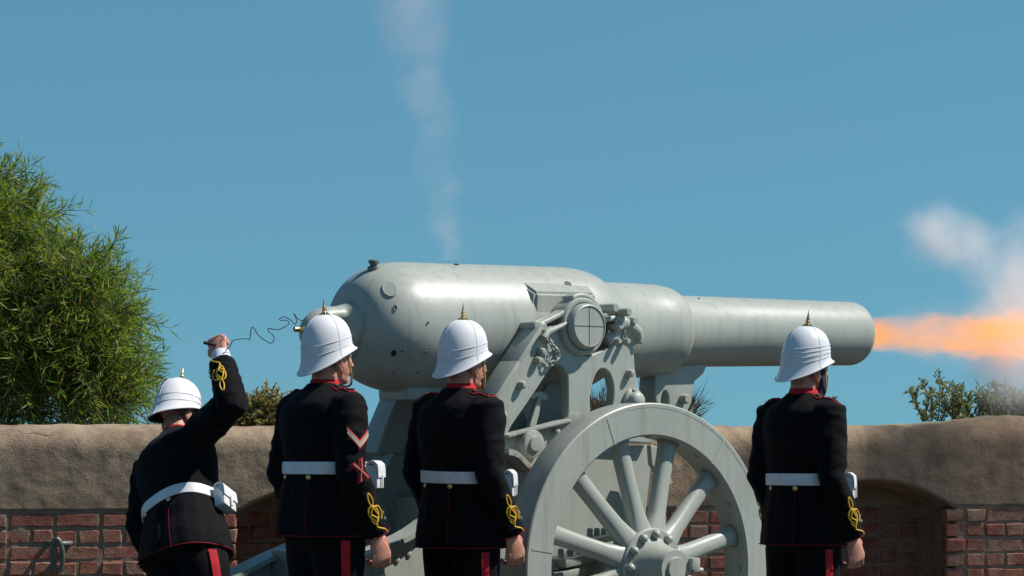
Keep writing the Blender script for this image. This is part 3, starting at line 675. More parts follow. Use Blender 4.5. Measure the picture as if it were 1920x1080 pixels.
# --- wheels: tyre, felloe rim, twelve spokes, bolted hub
def make_wheel(sgn):
    c = Vector((WA, -sgn * WO, WZ)); ax = Vector((0, -sgn, 0)); TW = 0.075; FI = WR - 0.148
    m = MB(); m.lathe([(-TW, FI), (-TW, WR - .02), (TW - .004, WR - .02), (TW - .004, FI + .008), (TW - .012, FI), (-TW, FI)], (0, 0, 0), ax, 128)
    # lathe caps are not wanted on an open ring
    m.f = [f for f in m.f if len(f) == 4]
    wh = obj('wheel', m.mesh('wheel', 'auto'), M['gun'], gun); wh.location = c
    m = MB(); m.lathe([(-TW - .004, WR - .0215), (-TW - .004, WR - .003), (-TW, WR), (TW - .008, WR), (TW - .003, WR - .006), (TW - .003, WR - .0215), (-TW - .004, WR - .0215)], (0, 0, 0), ax, 128)
    m.f = [f for f in m.f if len(f) == 4]; obj('tyre', m.mesh('tyre', 'auto'), M['gun'], wh)
    # spoke
    rows = []
    for (r, wa, wy, yy) in ((0.10, .075, .045, .03), (0.15, .072, .042, .03), (.19, .052, .04, .025), (.26, .042, .036, .015), (.40, .040, .034, .0), (.52, .042, .034, -.01), (FI - .03, .044, .036, -.012), (FI + .01, .06, .042, -.012)):
        ring_ = []
        for j in range(16):
            a = 2 * math.pi * j / 16; ca, sa = math.cos(a), math.sin(a)
            ring_.append((wa * math.copysign(abs(ca) ** .8, ca), -sgn * yy + wy * math.copysign(abs(sa) ** .8, sa), r))
        rows.append(ring_)
    m = MB(); m.loft(rows); sm = m.mesh('spoke', True); sm.materials.append(M['gun'])
    for k in range(12):
        s_ = bpy.data.objects.new('spoke', sm); col.objects.link(s_); s_.parent = wh; s_.rotation_euler = (0, R(-(13 + 30 * k) + 90), 0)
    m = MB(); m.lathe([(-.13, .10), (-.06, .16), (.02, .168), (.062, .178), (.075, .178), (.082, .172), (.082, .135), (.094, .122), (.15, .098), (.21, .088), (.222, .084), (.222, .055), (.235, .05), (.235, .0001)], (0, 0, 0), ax, 56); obj('hub', m.mesh('hub', 'auto'), M['gun'], wh)
    m = MB(); m.box(ax * .20 + Vector((.105, 0, .02)), (.05, .09, .055), None, .008); m.lathe([(0, .012), (.06, .012)], ax * .2 + Vector((.12, 0, -.01)), (1, 0, 0), 10); obj('linch_pin', m, M['gun'], wh)
    m = MB(); m.lathe([(0, .0195), (.016, .0195), (.026, .014), (.029, .0001)], (0, 0, 0), ax, 14); bm_ = m.mesh('hub_bolt', True); bm_.materials.append(M['gun'])
    for k in range(12):
        a = R(28 + 30 * k); b = bpy.data.objects.new('hub_bolt', bm_); col.objects.link(b); b.parent = wh; b.location = ax * .081 + Vector((.150 * math.cos(a), 0, .150 * math.sin(a)))
    m = MB(); m.lathe([(-.002, .016), (.008, .013), (.011, .0001)], (0, 0, 0), (-1, 0, 0), 10); rm_ = m.mesh('rim_rivet', True); rm_.materials.append(M['gun'])
    for k in range(12):
        a = R(28 + 30 * k); b = bpy.data.objects.new('rim_rivet', rm_); col.objects.link(b); b.parent = wh; b.location = Vector((FI * math.cos(a), -sgn * .02, FI * math.sin(a)))
        b.rotation_euler = (0, -a + R(90) * 0, 0)
    # joint strap lines across the felloe
    for a in (112, 172, 232, 292, 352, 52):
        m = MB(); rm = FI + .065
        m.box(ax * (TW - .006) + Vector((rm * math.cos(R(a)), 0, rm * math.sin(R(a)))), (.122, .008, .010), Matrix.Rotation(-R(a), 3, 'Y')); obj('felloe_joint', m, M['gun'], wh)
    return wh
make_wheel(1); make_wheel(-1)

# ------------------------------------------------------------------ soldiers (local +y is where the man faces, +x his right)
def frame_from(h, p):
    h = Vector(h).normalized(); p = Vector(p); p = (p - h * p.dot(h)).normalized(); return h, p, h.cross(p)
def add_hand(mb, W, h, p, side, curl=(50, 95, 60), size=1.0):
    """W wrist, h pointing direction, p the way the palm faces; side +1 = thumb towards +a"""
    h, p, a = frame_from(h, p); a = a * side; k = size; W = Vector(W)
    def L(q, w_, t_): return W + h * (q * k) + a * (w_ * k) + p * (t_ * k)
    rings = []
    for (q, hw, ht, c) in ((-0.06, .027, .021, 0), (-.02, .027, .020, 0), (0.012, .031, .018, 0), (.045, .040, .0165, .003), (.075, .043, .015, .004), (.092, .040, .013, .003), (.1, .03, .008, .003)):
        rings.append([L(q, hw * math.cos(x) + c, ht * math.sin(x)) for x in np.linspace(0, 2 * math.pi, 14, endpoint=False)])
    mb.loft(rings)
    for i, (w_, l, r) in enumerate(((.034, .98, .0090), (.0115, 1.08, .0094), (-.011, 1.0, .0090), (-.033, .82, .0080))):
        P = [L(.080, w_, 0)]; ang = 0; pos = L(.080, w_, .0)
        P = [L(.06, w_, -.002), pos]
        for sl, cu in zip((.045, .028, .022), curl):
            ang += cu * (.72 + .17 * i); d = h * math.cos(R(ang)) + p * math.sin(R(ang)); 
            for q in (.5, 1.0): P.append(pos + d * (sl * l * k * q))
            pos = P[-1]
        mb.tube(P, [r * k * z for z in (1.0, 1.12, .98, 1.06, .93, .97, .88, .70)], 8)
        mb.ell(pos, (r * k * .8,) * 3, 8, 6)
    P = [L(.012, .028, .006), L(.035, .046, .016), L(.062, .048, .028), L(.082, .036, .036)]
    mb.tube(P, [.015 * k, .0135 * k, .0118 * k, .0095 * k], 8); mb.ell(P[-1], (.0095 * k,) * 3, 8, 6)

def superring(cx, cy, z, hw, hd, n=44, e=2.5):
    out = []
    for j in range(n):
        a = 2 * math.pi * j / n; c, s_ = math.cos(a), math.sin(a)
        out.append(Vector((cx + hw * math.copysign(abs(c) ** (2 / e), c), cy + hd * math.copysign(abs(s_) ** (2 / e), s_), z)))
    return out

def soldier(loc, yaw, k, label, belt=1.105, hem=0.80, girth=1.0, head_yaw=0, head_pitch=0, head_roll=0, lean=None, right_arm=None, chevron=False, gloss=False, mask=False, seed=0, spread=0.0, turn_pouch=0.0):
    root = empty('person', loc, -R(yaw), label=label, category='person', group='soldiers in white helmets')
    root.scale = (k, k, k)
    rs = random.Random(seed); G_ = girth
    def lean_v(p):
        if not lean: return p
        p = Vector(p); rx, ry, rz, zp = lean; w_ = min(max((p.z - zp + .12) / .42, 0), 1); w_ = w_ * w_ * (3 - 2 * w_)
        piv = Vector((0, 0, zp)); mt = Matrix.Rotation(R(rz) * w_, 3, 'Z') @ Matrix.Rotation(R(ry) * w_, 3, 'Y') @ Matrix.Rotation(R(rx) * w_, 3, 'X')
        return mt @ (p - piv) + piv
    def lean_a(a):
        return np.array([lean_v(v_)[:] for v_ in a]) if lean else a
    def part(name, me, mat, parent=root, leaned=True):
        if isinstance(me, MB):
            if leaned and lean: me.v = [tuple(lean_v(v_)) for v_ in me.v]
            me = me.mesh(name, 'auto')
        elif leaned and lean: vmap(me, lean_a)
        return obj(name, me, mat, parent)
    # torso table: z, half width, half depth, centre y
    TT = [(hem, .208, .168, .0), (hem + .06, .204, .164, .0), (hem + .14, .196, .155, 0), (belt - .09, .186, .146, 0), (belt - .035, .174, .137, 0), (belt, .169, .133, 0), (belt + .04, .172, .134, 0),
          (1.22, .182, .137, -.004), (1.30, .190, .138, -.010), (1.36, .192, .131, -.014), (1.405, .178, .113, -.016), (1.435, .140, .092, -.014), (1.458, .098, .076, -.008), (1.475, .074, .068, -.002), (1.49, .066, .064, .002)]
    TT = [(z, hw * (G_ if z < 1.38 else (1 + G_) / 2), hd * G_, cy) for z, hw, hd, cy in TT]
    tz = [q[0] for q in TT]
    def torso(z, th, off=0.0):
        hw, hd, cy = (float(np.interp(z, tz, [q[i] for q in TT])) for i in (1, 2, 3))
        c, s_ = math.cos(th), math.sin(th); e = 2.5
        return Vector(((hw + off) * math.copysign(abs(c) ** (2 / e), c), cy + (hd + off) * math.copysign(abs(s_) ** (2 / e), s_), z))
    sh = .178 * (1 + G_) / 2; el = .232 * G_
    ARM = {1: [Vector((sh, -.012, 1.395)), Vector((el, -.045, 1.125)), Vector((el - .012, .085, .865))],
           -1: [Vector((-sh, -.012, 1.395)), Vector((-el, -.045, 1.125)), Vector((-el + .012, .07 + .02 * rs.random(), .865))]}
    if right_arm: ARM[1] = [Vector(q) for q in right_arm]
    def arm_pts(s_):
        a, b, c = ARM[s_]; pts = [a + (a - b).normalized() * -.0, a.lerp(b, .25), a.lerp(b, .55), a.lerp(b, .85), b + (b - (a + c) / 2).normalized() * .008, b.lerp(c, .18), b.lerp(c, .5), b.lerp(c, .8), c]
        return pts
    # ---- skin: head, neck, torso core, arms, hands, legs as one continuous body
    HM = Matrix.Rotation(-R(head_yaw), 3, 'Z') @ Matrix.Rotation(R(head_roll), 3, 'Y') @ Matrix.Rotation(-R(head_pitch), 3, 'X')
    HC_ = Vector((0, .018, 1.60))
    def hd_(p): return HC_ + HM @ Vector(p)
    b = MB()
    b.tube([(0, -.005, 1.38), (0, 0, 1.46), HC_ + Vector((0, -.01, -.04))], [.066, .060, .058], 18)
    b.ell(hd_((0, -.012, .042)), (.076, .098, .092), 24, 16, HM); b.ell(hd_((0, .028, -.035)), (.062, .068, .082), 20, 14, HM)
    b.ell(hd_((0, .070, -.098)), (.026, .022, .020), 12, 8, HM); b.ell(hd_((0, .022, -.085)), (.054, .052, .036), 16, 10, HM)
    b.ell(hd_((0, .100, -.022)), (.012, .018, .030), 10, 8, HM); b.ell(hd_((0, .112, -.040)), (.016, .014, .012), 10, 8, HM)
    b.ell(hd_((0, .088, .022)), (.048, .014, .012), 12, 8, HM); b.ell(hd_((0, .090, -.068)), (.024, .012, .010), 12, 8, HM)
    for s_ in (-1, 1):
        b.ell(hd_((s_ * .040, .068, -.028)), (.020, .020, .020), 10, 8, HM)
        em = HM @ Matrix.Rotation(R(-18) * s_, 3, 'Z')
        b.tube([hd_((s_ * (.076 + .012 * math.sin(q)), .002 - .019 * math.cos(q) * .9 - .004, -.018 + .033 * math.sin(q * 1.0 - 1.57) * -1)) for q in np.linspace(0.1, 3.0, 9)], [.006] * 9, 8)
        b.ell(hd_((s_ * .080, -.004, -.030)), (.009, .018, .031), 10, 8, em)
        b.ell(hd_((s_ * .078, .004, -.060)), (.008, .009, .011), 8, 6, em)
    b.loft([superring(0, cy, z, hw * .86, hdp * .84, 24) for z, hw, hdp, cy in TT if z > .84])
    b.ell((0, 0, .92), (.16, .115, .12), 20, 12)
    LEG = {}
    for s_ in (-1, 1):
        LEG[s_] = [Vector((s_ * .088, 0, .90)), Vector((s_ * (.095 + spread * .5), .012 + spread * .1, .50)), Vector((s_ * (.098 + spread), -.02, .09))]
        L_ = LEG[s_]
        b.tube([L_[0], L_[0].lerp(L_[1], .5), L_[1], L_[1].lerp(L_[2], .3), L_[2]], [.088, .076, .056, .056, .038], 14)
        b.tube([L_[2] + Vector((0, -.05, -.05)), L_[2] + Vector((0, .05, -.05)), L_[2] + Vector((s_ * .015, .15, -.062))], [.034, .036, .024], 12)
        A = arm_pts(s_); b.tube(A, [.050, .050, .046, .042, .040, .040, .037, .030, .026], 14)
        raised = right_arm and s_ == 1
        hdir = (A[-1] - A[-3]).normalized()
        if raised: add_hand(b, A[-1] + hdir * .04, hdir, LM @ Vector((-.5, .85, 0.0)), 1, (78, 100, 70), 1.08)
        else: add_hand(b, A[-1] + hdir * .012, (hdir + Vector((0, -.05, -.15))).normalized(), Vector((-s_, .12, 0)), s_, (30 + 8 * rs.random(), 48, 36), 1.08)
    part('body', remesh(b, .0048, 1, .4), M['skin'])
    for s_ in (-1, 1):
        m = MB(); m.ell(hd_((s_ * .032, .082, .004)), (.0125,) * 3, 12, 8, HM); part('eye', m, M['eye'])
    # hair: a cap low on the skull, sideburns
    m = MB(); P = []
    for z in np.linspace(.06, -.040, 9):
        P.append([hd_((.0785 * math.cos(th) * (1.0 if z > -.01 else 1 - (-.01 - z) * 3.2), -.012 + .1005 * math.sin(th) * (1.0 if z > -.01 else 1 - (-.01 - z) * 3.4), z + .002)) for th in np.linspace(R(176), R(364), 26)])
    m.grid(P); part('hair', m, M['hair'])
    if mask:
        m = MB(); P = []
        for i, z in enumerate(np.linspace(-.005, -.118, 10)):
            bul = .45 * math.sin(math.pi * (i / 9)) ** .5
            P.append([hd_(((.066 + .008 * bul) * math.cos(th), .022 + (.082 + .028 * bul * math.sin(th) ** 4) * math.sin(th) * (1 if z > -.09 else .93), z)) for th in np.linspace(R(8), R(172), 30)])
        m.grid(P); part('face_mask', m, M['mask'])
    # ---- tunic
    m = MB(); m.loft([superring(0, cy, z, hw, hdp, 56) for z, hw, hdp, cy in TT])
    for s_ in (-1, 1):
        A = arm_pts(s_); r_ = [.076, .074, .067, .061, .060, .059, .056, .052, .051]
        if right_arm and s_ == 1: r_ = [.080, .078, .072, .066, .066, .064, .060, .057, .056]
        A2 = [A[0] + Vector((-s_ * .075, 0, .012)), A[0] + Vector((-s_ * .03, 0, .006))] + [Vector(q) for q in A]; m.tube(A2, [.045, .066] + [q * (1 + G_) / 2 for q in r_], 22)
        m.ell(A[0] + Vector((-s_ * .020, 0, -.008)), (.076, .074, .060), 18, 12)
        m.ell(A[0].lerp(Vector((0, -.008, 1.452)), .45), (.10, .060, .040), 18, 12, Matrix.Rotation(R(24) * s_, 3, 'Y'))
    me = remesh(m, .0085, 10, .5)
    def wrinkle(a):
        n = len(a); nr = np.empty(n * 3); me.vertices.foreach_get('normal', nr); nr = nr.reshape(-1, 3); out = a.copy(); o3 = seed * 7.3
        for i in range(n):
            x, y, z = a[i]
            damp = min(1, abs(z - belt) / .055); skirt = 1.0 if z < belt else 0.0
            f1 = mnoise.fractal(Vector((x * 7 + o3, y * 7, z * 11)), 1, 2, 3)
            # drawn diagonal folds: ridged noise stretched along sloping lines
            q = Vector((x * 9 + z * 5 + o3, y * 8, z * 15 - abs(x) * 10))
            f2 = 1 - abs(mnoise.noise(q)) * 2.2
            v_ = mnoise.noise(Vector((math.atan2(y, x) * 3.6 + o3, z * 1.6, 0)))
            arm = 1.0 if abs(x) > .20 * G_ else 0.0
            d = damp * (.0045 * f1 + .0050 * max(f2, 0) * (.55 + .9 * arm)) + skirt * damp * .010 * v_
            if hem - .01 < z < hem + .02 and abs(nr[i][2]) > .7: d = 0
            out[i] = a[i] + nr[i] * d
        return out
    vmap(me, wrinkle)
    from mathutils.bvhtree import BVHTree
    bvh = BVHTree.FromPolygons([v_.co.copy() for v_ in me.vertices], [tuple(p_.vertices) for p_ in me.polygons])
    def top_of(x, y, dflt):
        h_ = bvh.ray_cast(Vector((x, y, 1.60)), Vector((0, 0, -1)))[0]; return h_.z if h_ is not None else dflt
    tunic = part('tunic', me, M['cloth'])
    if right_arm:
        m = MB(); A = arm_pts(1); hdir = (A[-1] - A[-3]).normalized(); m.tube([A[-1] - hdir * .03, A[-1] + hdir * .012, A[-1] + hdir * .052], [.046, .045, .041], 20); part('shirt_cuff', m, M['shirt'])
    # collar
    m = MB()
    ncol = [[(Vector((0, .004, 1.462 + hgt)) + Vector(((.068 + q - .01 * (hgt > .02)) * math.cos(th), (.064 + q) * math.sin(th), .004 * math.sin(th) - .008 * max(math.sin(th), 0)))) for th in np.linspace(R(-268), R(88), 48)] for hgt, q in ((.0, .004), (.02, .0035), (.046, .0), (.048, -.004), (.02, -.004))]
    m.grid(ncol); part('collar', m, M['red'], tunic)
    m = MB(); m.tube([Vector((0, .003, 1.466)) + Vector((.0735 * math.cos(th), .0700 * math.sin(th), .004 * math.sin(th) - .008 * max(math.sin(th), 0))) for th in np.linspace(R(-265), R(85), 48)], .0026, 6); part('collar_lace', m, M['gold'], tunic)
    # hem piping, back vents
    m = MB(); m.tube([torso(hem + .006, th, .004) for th in np.linspace(0, 2 * math.pi, 72)], .0022, 6, cap=False); part('hem_piping', m, M['piping'], tunic)
    for q in (-.050, .050):
        th0 = math.atan2(-.13, q); m = MB(); m.tube([torso(z, th0, .0045 + .003 * (1 - (z - hem) / (belt - hem))) for z in np.linspace(hem + .004, belt - .03, 14)], .0012, 6); part('vent_piping', m, M['piping'], tunic)
        m = MB(); p = torso(belt - .038, th0, .002); m.lathe([(0, .0105), (.004, .0105), (.007, .007), (.008, .0001)], p, (Vector((p.x, p.y, 0))).normalized(), 14); part('back_button', m, M['brass'], tunic)
    # belt
    m = MB(); rows = []
    for (dz, off) in ((-.024, .003), (-.026, .008), (-.0235, .0105), (0, .0115), (.0235, .0105), (.026, .008), (.024, .003)):
        rows.append([torso(belt, th, off) + Vector((0, 0, dz)) for th in np.linspace(0, 2 * math.pi, 72, endpoint=False)])
    m.grid(rows, close=True); bl = part('belt', m, M['white'])
    m = MB(); p = torso(belt, R(90), .012); m.box(p + Vector((0, .003, 0)), (.055, .008, .05), None, .003); part('buckle', m, M['brass'], bl)
    # ammunition pouch hanging from the belt at the right front
    th = R(38 - turn_pouch); p = torso(belt - .035, th, .036); rot = Matrix.Rotation(th - R(90), 3, 'Z')
    m = MB(); m.box(p, (.105, .052, .098), rot, .007); po = part('pouch', m, M['white'])
    m = MB(); rows = []
    for x in (-.056, .056):
        rows.append([p + rot @ Vector((x, y, z)) for y, z in ((-.027, .049), (-.014, .062), (.0, .066), (.014, .063), (.028, .050), (.031, .03), (.032, -.004), (.028, -.004), (.026, .028), (.02, .046), (0, .054), (-.02, .047))])
    m.loft(rows); part('flap', m, M['white'], po)
    m = MB(); m.box(p + rot @ Vector((0, .034, -.018)), (.014, .006, .05), rot, .002); part('pouch_strap', m, M['white'], po)
    # trousers with red stripe, boots
    m = MB(); m.loft([superring(0, 0, z, hw * G_, hdp * G_, 36) for z, hw, hdp in ((.80, .165, .120), (.86, .178, .132), (.95, .175, .130), (1.05, .155, .12))])
    for s_ in (-1, 1):
        L_ = LEG[s_]; m.tube([L_[0], L_[0].lerp(L_[1], .35), L_[0].lerp(L_[1], .7), L_[1], L_[1].lerp(L_[2], .4), L_[2] + Vector((0, 0, .02))], [.112 * G_, .106 * G_, .094, .086, .082, .078], 22)
    me = remesh(m, .011, 5); vmap(me, lambda a: a); part('trousers', me, M['cloth'], leaned=True)
    for s_ in (-1, 1):
        L_ = LEG[s_]; m = MB(); P = []
        for q in np.linspace(max(0, (.90 - hem + .012) / .40), 1, 14):
            c = L_[0].lerp(L_[1], q); r_ = float(np.interp(q, [0, .35, .7, 1], [.112 * G_, .106 * G_, .094, .086])) + .006
            P.append([c + Vector((s_ * r_ * math.cos(R(a_)), r_ * math.sin(R(a_)), 0)) for a_ in np.linspace(-30, -11, 6)])
        m.grid(P); part('trouser_stripe', m, M['red'])
        m = MB(); f = L_[2]
        m.tube([f + Vector((0, 0, .10)), f + Vector((0, 0, .0)), f + Vector((0, .0, -.05))], [.055, .052, .05], 14); m.tube([f + Vector((0, -.06, -.05)), f + Vector((0, .06, -.05)), f + Vector((s_ * .02, .17, -.060))], [.038, .042, .028], 14)
        part('boot', remesh(m, .009, 3), M['boot'])
    # sleeve trim: braid knot, buttons, shoulder strap
    for s_ in (-1, 1):
        a, b_, c = ARM[s_]; ax = (c - b_).normalized(); L_ = (c - b_).length
        out = Vector((s_, -.08, 0)) if not (right_arm and s_ == 1) else LM @ Vector((.45, -.9, .1))
        out = (out - ax * out.dot(ax)).normalized(); sd_ = ax.cross(out)
        def on(s2, w_, off=.0):   # s2 metres above the cuff, w_ metres round the sleeve
            rad_ = (.0535 if not (right_arm and s_ == 1) else .0585) * (1 + G_) / 2 + .0085; an = w_ / rad_
            base_ = c - ax * s2 ; r2 = rad_ + off + .0025 * (s2 / .1)
            return base_ + (out * math.cos(an) + sd_ * math.sin(an)) * r2
        tail = catmull([on(.005, -.030), on(.022, -.022), on(.036, -.004), on(.05, .010), on(.072, .002), on(.10, -.016), on(.128, -.010), on(.142, .006), on(.13, .022), on(.10, .024), on(.075, .008), on(.062, .012)], 6)
        lp = catmull([on(.06, .012), on(.085, -.012), on(.12, -.004), on(.155, .008), on(.185, .006), on(.196, 0), on(.185, -.007), on(.155, -.009), on(.12, .012), on(.085, .022), on(.062, .013)], 6)
        bow = catmull([on(.07, -.020, .002), on(.095, -.034, .002), on(.125, -.026, .002), on(.135, 0, .003), on(.11, .016, .003), on(.085, 0, .003), on(.068, .008, .003)], 6)
        m = MB(); m.tube(tail, .0035, 7); m.tube(lp, .0031, 7); m.tube(bow, .0031, 7); part('cuff_braid', m, M['gold'], tunic)
        for (q, w_) in ((.055, -.058), (.080, -.062)):
            m = MB(); p = on(q, w_, -.002); bx_ = c - ax * q; m.lathe([(0, .0095), (.004, .0095), (.007, .006), (.008, .0001)], p, (p - bx_).normalized(), 12); part('cuff_button', m, M['silver'], tunic)
        if not (right_arm and s_ == 1):
            m = MB(); m.tube([on(.004, w_, .001) for w_ in np.linspace(-.17, .17, 30)], .002, 6); part('cuff_piping', m, M['piping'], tunic)
        n_ = 12; P = []; E1 = []; E2 = []; x1 = .205 if not (right_arm and s_ == 1) else .15
        for q in np.linspace(0, 1, n_):
            x_ = s_ * (.082 + (x1 - .082) * q); hw = .019 + .006 * q
            P.append([Vector((x_, e * hw - .004, top_of(x_, e * hw - .004, 1.44) + dz)) for e, dz in ((-1, -.002), (-1, .004), (0, .006), (1, .004), (1, -.002))]); E1.append(P[-1][1]); E2.append(P[-1][3])
        m = MB(); m.grid(P); st = part('shoulder_strap', m, M['cloth'], tunic)
        m = MB(); m.tube(E1, .0028, 6); m.tube(E2, .0028, 6); m.tube([E1[-1], E2[-1]], .0028, 6); part('strap_piping', m, M['red'], st)
        m = MB(); 
        for e in (-1, 0, 1): m.ell(P[-2][2] + Vector((0, e * .011, .004)), (.006, .004, .004), 8, 6)
        part('strap_title', m, M['brass'], st)
        m = MB(); m.lathe([(0, .008), (.004, .008), (.007, .0001)], P[0][2] + Vector((s_ * .012, 0, 0)), (0, 0, 1), 10); part('strap_button', m, M['brass'], st)
    if chevron:
        a, b_, c = ARM[1]; ax = (b_ - a).normalized(); out = Vector((.97, -.12, 0)); out = (out - ax * out.dot(ax)).normalized(); sd_ = ax.cross(out)
        def ua(s2, w_, off=0): rad_ = .0735 * (1 + G_) / 2 + .006; an = w_ / rad_; return a + ax * s2 + (out * math.cos(an) + sd_ * math.sin(an)) * (rad_ + off - .045 * (s2 - .08))
        for (wd, off, mat, nme) in ((.026, .003, M['red'], 'chevron_backing'), (.008, .006, M['tape'], 'chevron'), (-.008, .0055, M['badge'], 'chevron')):
            m = MB()
            for e in (-1, 1):
                rows = []
                for q in np.linspace(0, 1, 8):
                    s2 = .185 - .055 * q; w_ = e * .050 * q
                    d_ = (.021 if nme == 'chevron_backing' else .0065); cc = 0 if nme == 'chevron_backing' else (.0065 if wd > 0 else -.0065)
                    rows.append([ua(s2 + cc - d_, w_, off), ua(s2 + cc, w_, off + .001), ua(s2 + cc + d_, w_, off)])
                m.grid(rows)
            part(nme, m, mat, tunic)
        a2, ax2 = b_, (c - b_).normalized(); out = Vector((.98, -.05, 0)); out = (out - ax2 * out.dot(ax2)).normalized(); sd2 = ax2.cross(out)
        def fa(s2, w_, off=0): rad_ = .063 * (1 + G_) / 2 + .007; an = w_ / rad_; return a2 + ax2 * s2 + (out * math.cos(an) + sd2 * math.sin(an)) * (rad_ + off)
        m = MB()
        for (p0, p1) in (((-.055, -.024), (.035, .020)), ((-.055, .024), (.035, -.020))):
            rows = []
            for q in np.linspace(0, 1, 8):
                s2 = p0[0] + (p1[0] - p0[0]) * q; w_ = p0[1] + (p1[1] - p0[1]) * q; rows.append([fa(s2, w_ - .012, .005), fa(s2, w_, .008), fa(s2, w_ + .012, .005)])
            m.grid(rows)
        bk_ = part('crossed_badge', m, M['red'], tunic)
        m = MB(); m.tube([fa(-.05, -.02, .009), fa(-.01, 0, .011), fa(.03, .017, .009)], .003, 6); m.tube([fa(-.05, .02, .009), fa(-.01, 0, .011), fa(.03, -.017, .009)], .003, 6); part('badge_thread', m, M['badge'], bk_)
    # ---- helmet
    hm_ = M['helmet_gloss'] if gloss else M['helmet']
    def ellr(th, f, bk_, s_):   # radius towards angle th (0 = front)
        c_, q = math.cos(th), math.sin(th); fr = f if c_ > 0 else bk_
        return 1 / math.sqrt((c_ / fr) ** 2 + (q / s_) ** 2)
    def hpt(tq, th, off=0.0):
        cz = (1 + math.cos(th)) / 2; zr = -.074 + .110 * cz ** .82 + .004 * math.sin(th) ** 2
        zw = .002 + .058 * cz; top_ = .178
        rw_ = ellr(th, .112, .114, .098); rim = ellr(th, .132, .136, .109)
        if tq < .74:
            q = tq / .74; z = zw + (top_ - zw) * (1 - q ** 2.05); r_ = rw_ * (1 - (1 - q) ** 2.2) ** (1 / 2.0) * (.90 + .10 * q)
            r_ = rw_ * math.sin(q * math.pi / 2) ** .92
        else:
            q = (tq - .74) / .26; z = zw + (zr - zw) * q; r_ = rw_ + (rim - rw_) * (q ** 1.75)
        r_ += off
        return hd_((r_ * math.sin(th), r_ * math.cos(th) - .006, z + off * (1 - tq)))
    TH = np.linspace(0, 2 * math.pi, 72, endpoint=False); TQ = list(np.linspace(.0, .74, 26)) + list(np.linspace(.76, 1, 10))
    m = MB(); m.grid([[hpt(q, th) for th in TH] for q in TQ], close=True); he = part('helmet', m.mesh('helmet', True), hm_)
    m = MB(); m.grid([[hpt(q, th, -.004) for th in TH] for q in TQ[6:]], close=True); part('helmet_lining', m.mesh('l', True), M['lining'], he)
    m = MB(); m.tube([hpt(1, th) for th in np.linspace(0, 2 * math.pi, 73)], .0034, 8, cap=False); part('rim_binding', m, hm_, he)
    for th in (0, R(90), R(180), R(270)):
        m = MB(); m.tube([hpt(q, th, .0005) for q in np.linspace(.12, .98, 26)], .0010, 6); part('helmet_seam', m, hm_, he)
    nf = 4 if gloss else 2
    for i in range(nf):
        q = (.735 - .05 * i) if gloss else (.74 - .085 * i); m = MB(); m.tube([hpt(q, th, .001 + .0006 * math.sin(7 * th + i)) for th in np.linspace(0, 2 * math.pi, 61)], .0013, 6, cap=False); part('helmet_fold', m, hm_, he)
    upv = (HM @ Vector((0, 0, 1))).normalized(); tp = hpt(0, 0)
    m = MB(); m.lathe([(-.006, .027), (.0, .026), (.005, .018), (.009, .009), (.012, .0075), (.016, .0100), (.020, .0100), (.024, .0065), (.026, .0085), (.029, .0085), (.032, .0066), (.052, .0030), (.070, .0006)], tp, upv, 20)
    part('helmet_spike', m.mesh('s', 'auto'), M['brass'], he)
    m = MB(); ch = [hpt(.97, R(62), -.006), hd_((.080, .045, -.02)), hd_((.072, .060, -.075)), hd_((.045, .075, -.115)), hd_((0, .086, -.125)), hd_((-.045, .075, -.115)), hd_((-.072, .060, -.075)), hd_((-.080, .045, -.02)), hpt(.97, R(-62), -.006)]
    pts = catmull(ch, 8)
    for i, p in enumerate(pts): m.ell(p, (.0055, .0055, .0045), 8, 5)
    part('chin_chain', m, M['brass'], he)
    return root, ARM, lean_v

def feet(u, Y): return ((u - 960) * Y / FPX, Y, 0)
soldier(feet(609, 12.4), 51, 1.000, 'soldier with a white chevron on his sleeve, standing before the breech', belt=1.140, hem=.855, girth=1.06, head_yaw=0, head_pitch=-3, head_roll=-2, chevron=True, seed=1)
soldier(feet(864, 12.7), 47, .995, 'soldier standing between the cannon breech and its wheel, plain sleeves', belt=1.108, hem=.80, girth=1.0, head_yaw=3, head_pitch=1, seed=2, lean=(1.5, 1.5, 0, .9))
soldier(feet(1506, 12.7), 50, .980, 'soldier in dark blue face mask standing under the cannon muzzle', belt=1.112, hem=.825, girth=.93, head_yaw=6, head_pitch=3, head_roll=2, gloss=True, mask=True, seed=3)
FY = 12.9
LEAN1 = (-18, -26, 0, .68)
LM = (Matrix.Rotation(R(LEAN1[1]), 3, 'Y') @ Matrix.Rotation(R(LEAN1[0]), 3, 'X')).inverted()
S_ = Vector((.180, -.012, 1.40)); E_ = S_ + LM @ Vector((.25, -.05, .125)); W_ = E_ + LM @ Vector((-.12, .06, .185))
r1, ARM1, LV1 = soldier(feet(352, FY), 40, .985, 'soldier leaning over with raised fist, pulling the firing lanyard', belt=1.10, hem=.82, girth=1.05, head_yaw=-4, head_pitch=8, head_roll=7,
    lean=LEAN1, right_arm=[S_, E_, W_], seed=4, spread=.10, turn_pouch=18)
r1.location.z = -.065
r1m = Matrix.Translation(r1.location) @ Matrix.Rotation(-R(40), 4, 'Z') @ Matrix.Diagonal((.985, .985, .985, 1))
FIST = r1m @ (LV1(W_) + (LV1(W_) - LV1(E_)).normalized() * .10)
print('FIST px', 960 + FIST.x * FPX / FIST.y, VH - (FIST.z - HC) * FPX / FIST.y, FIST.y)

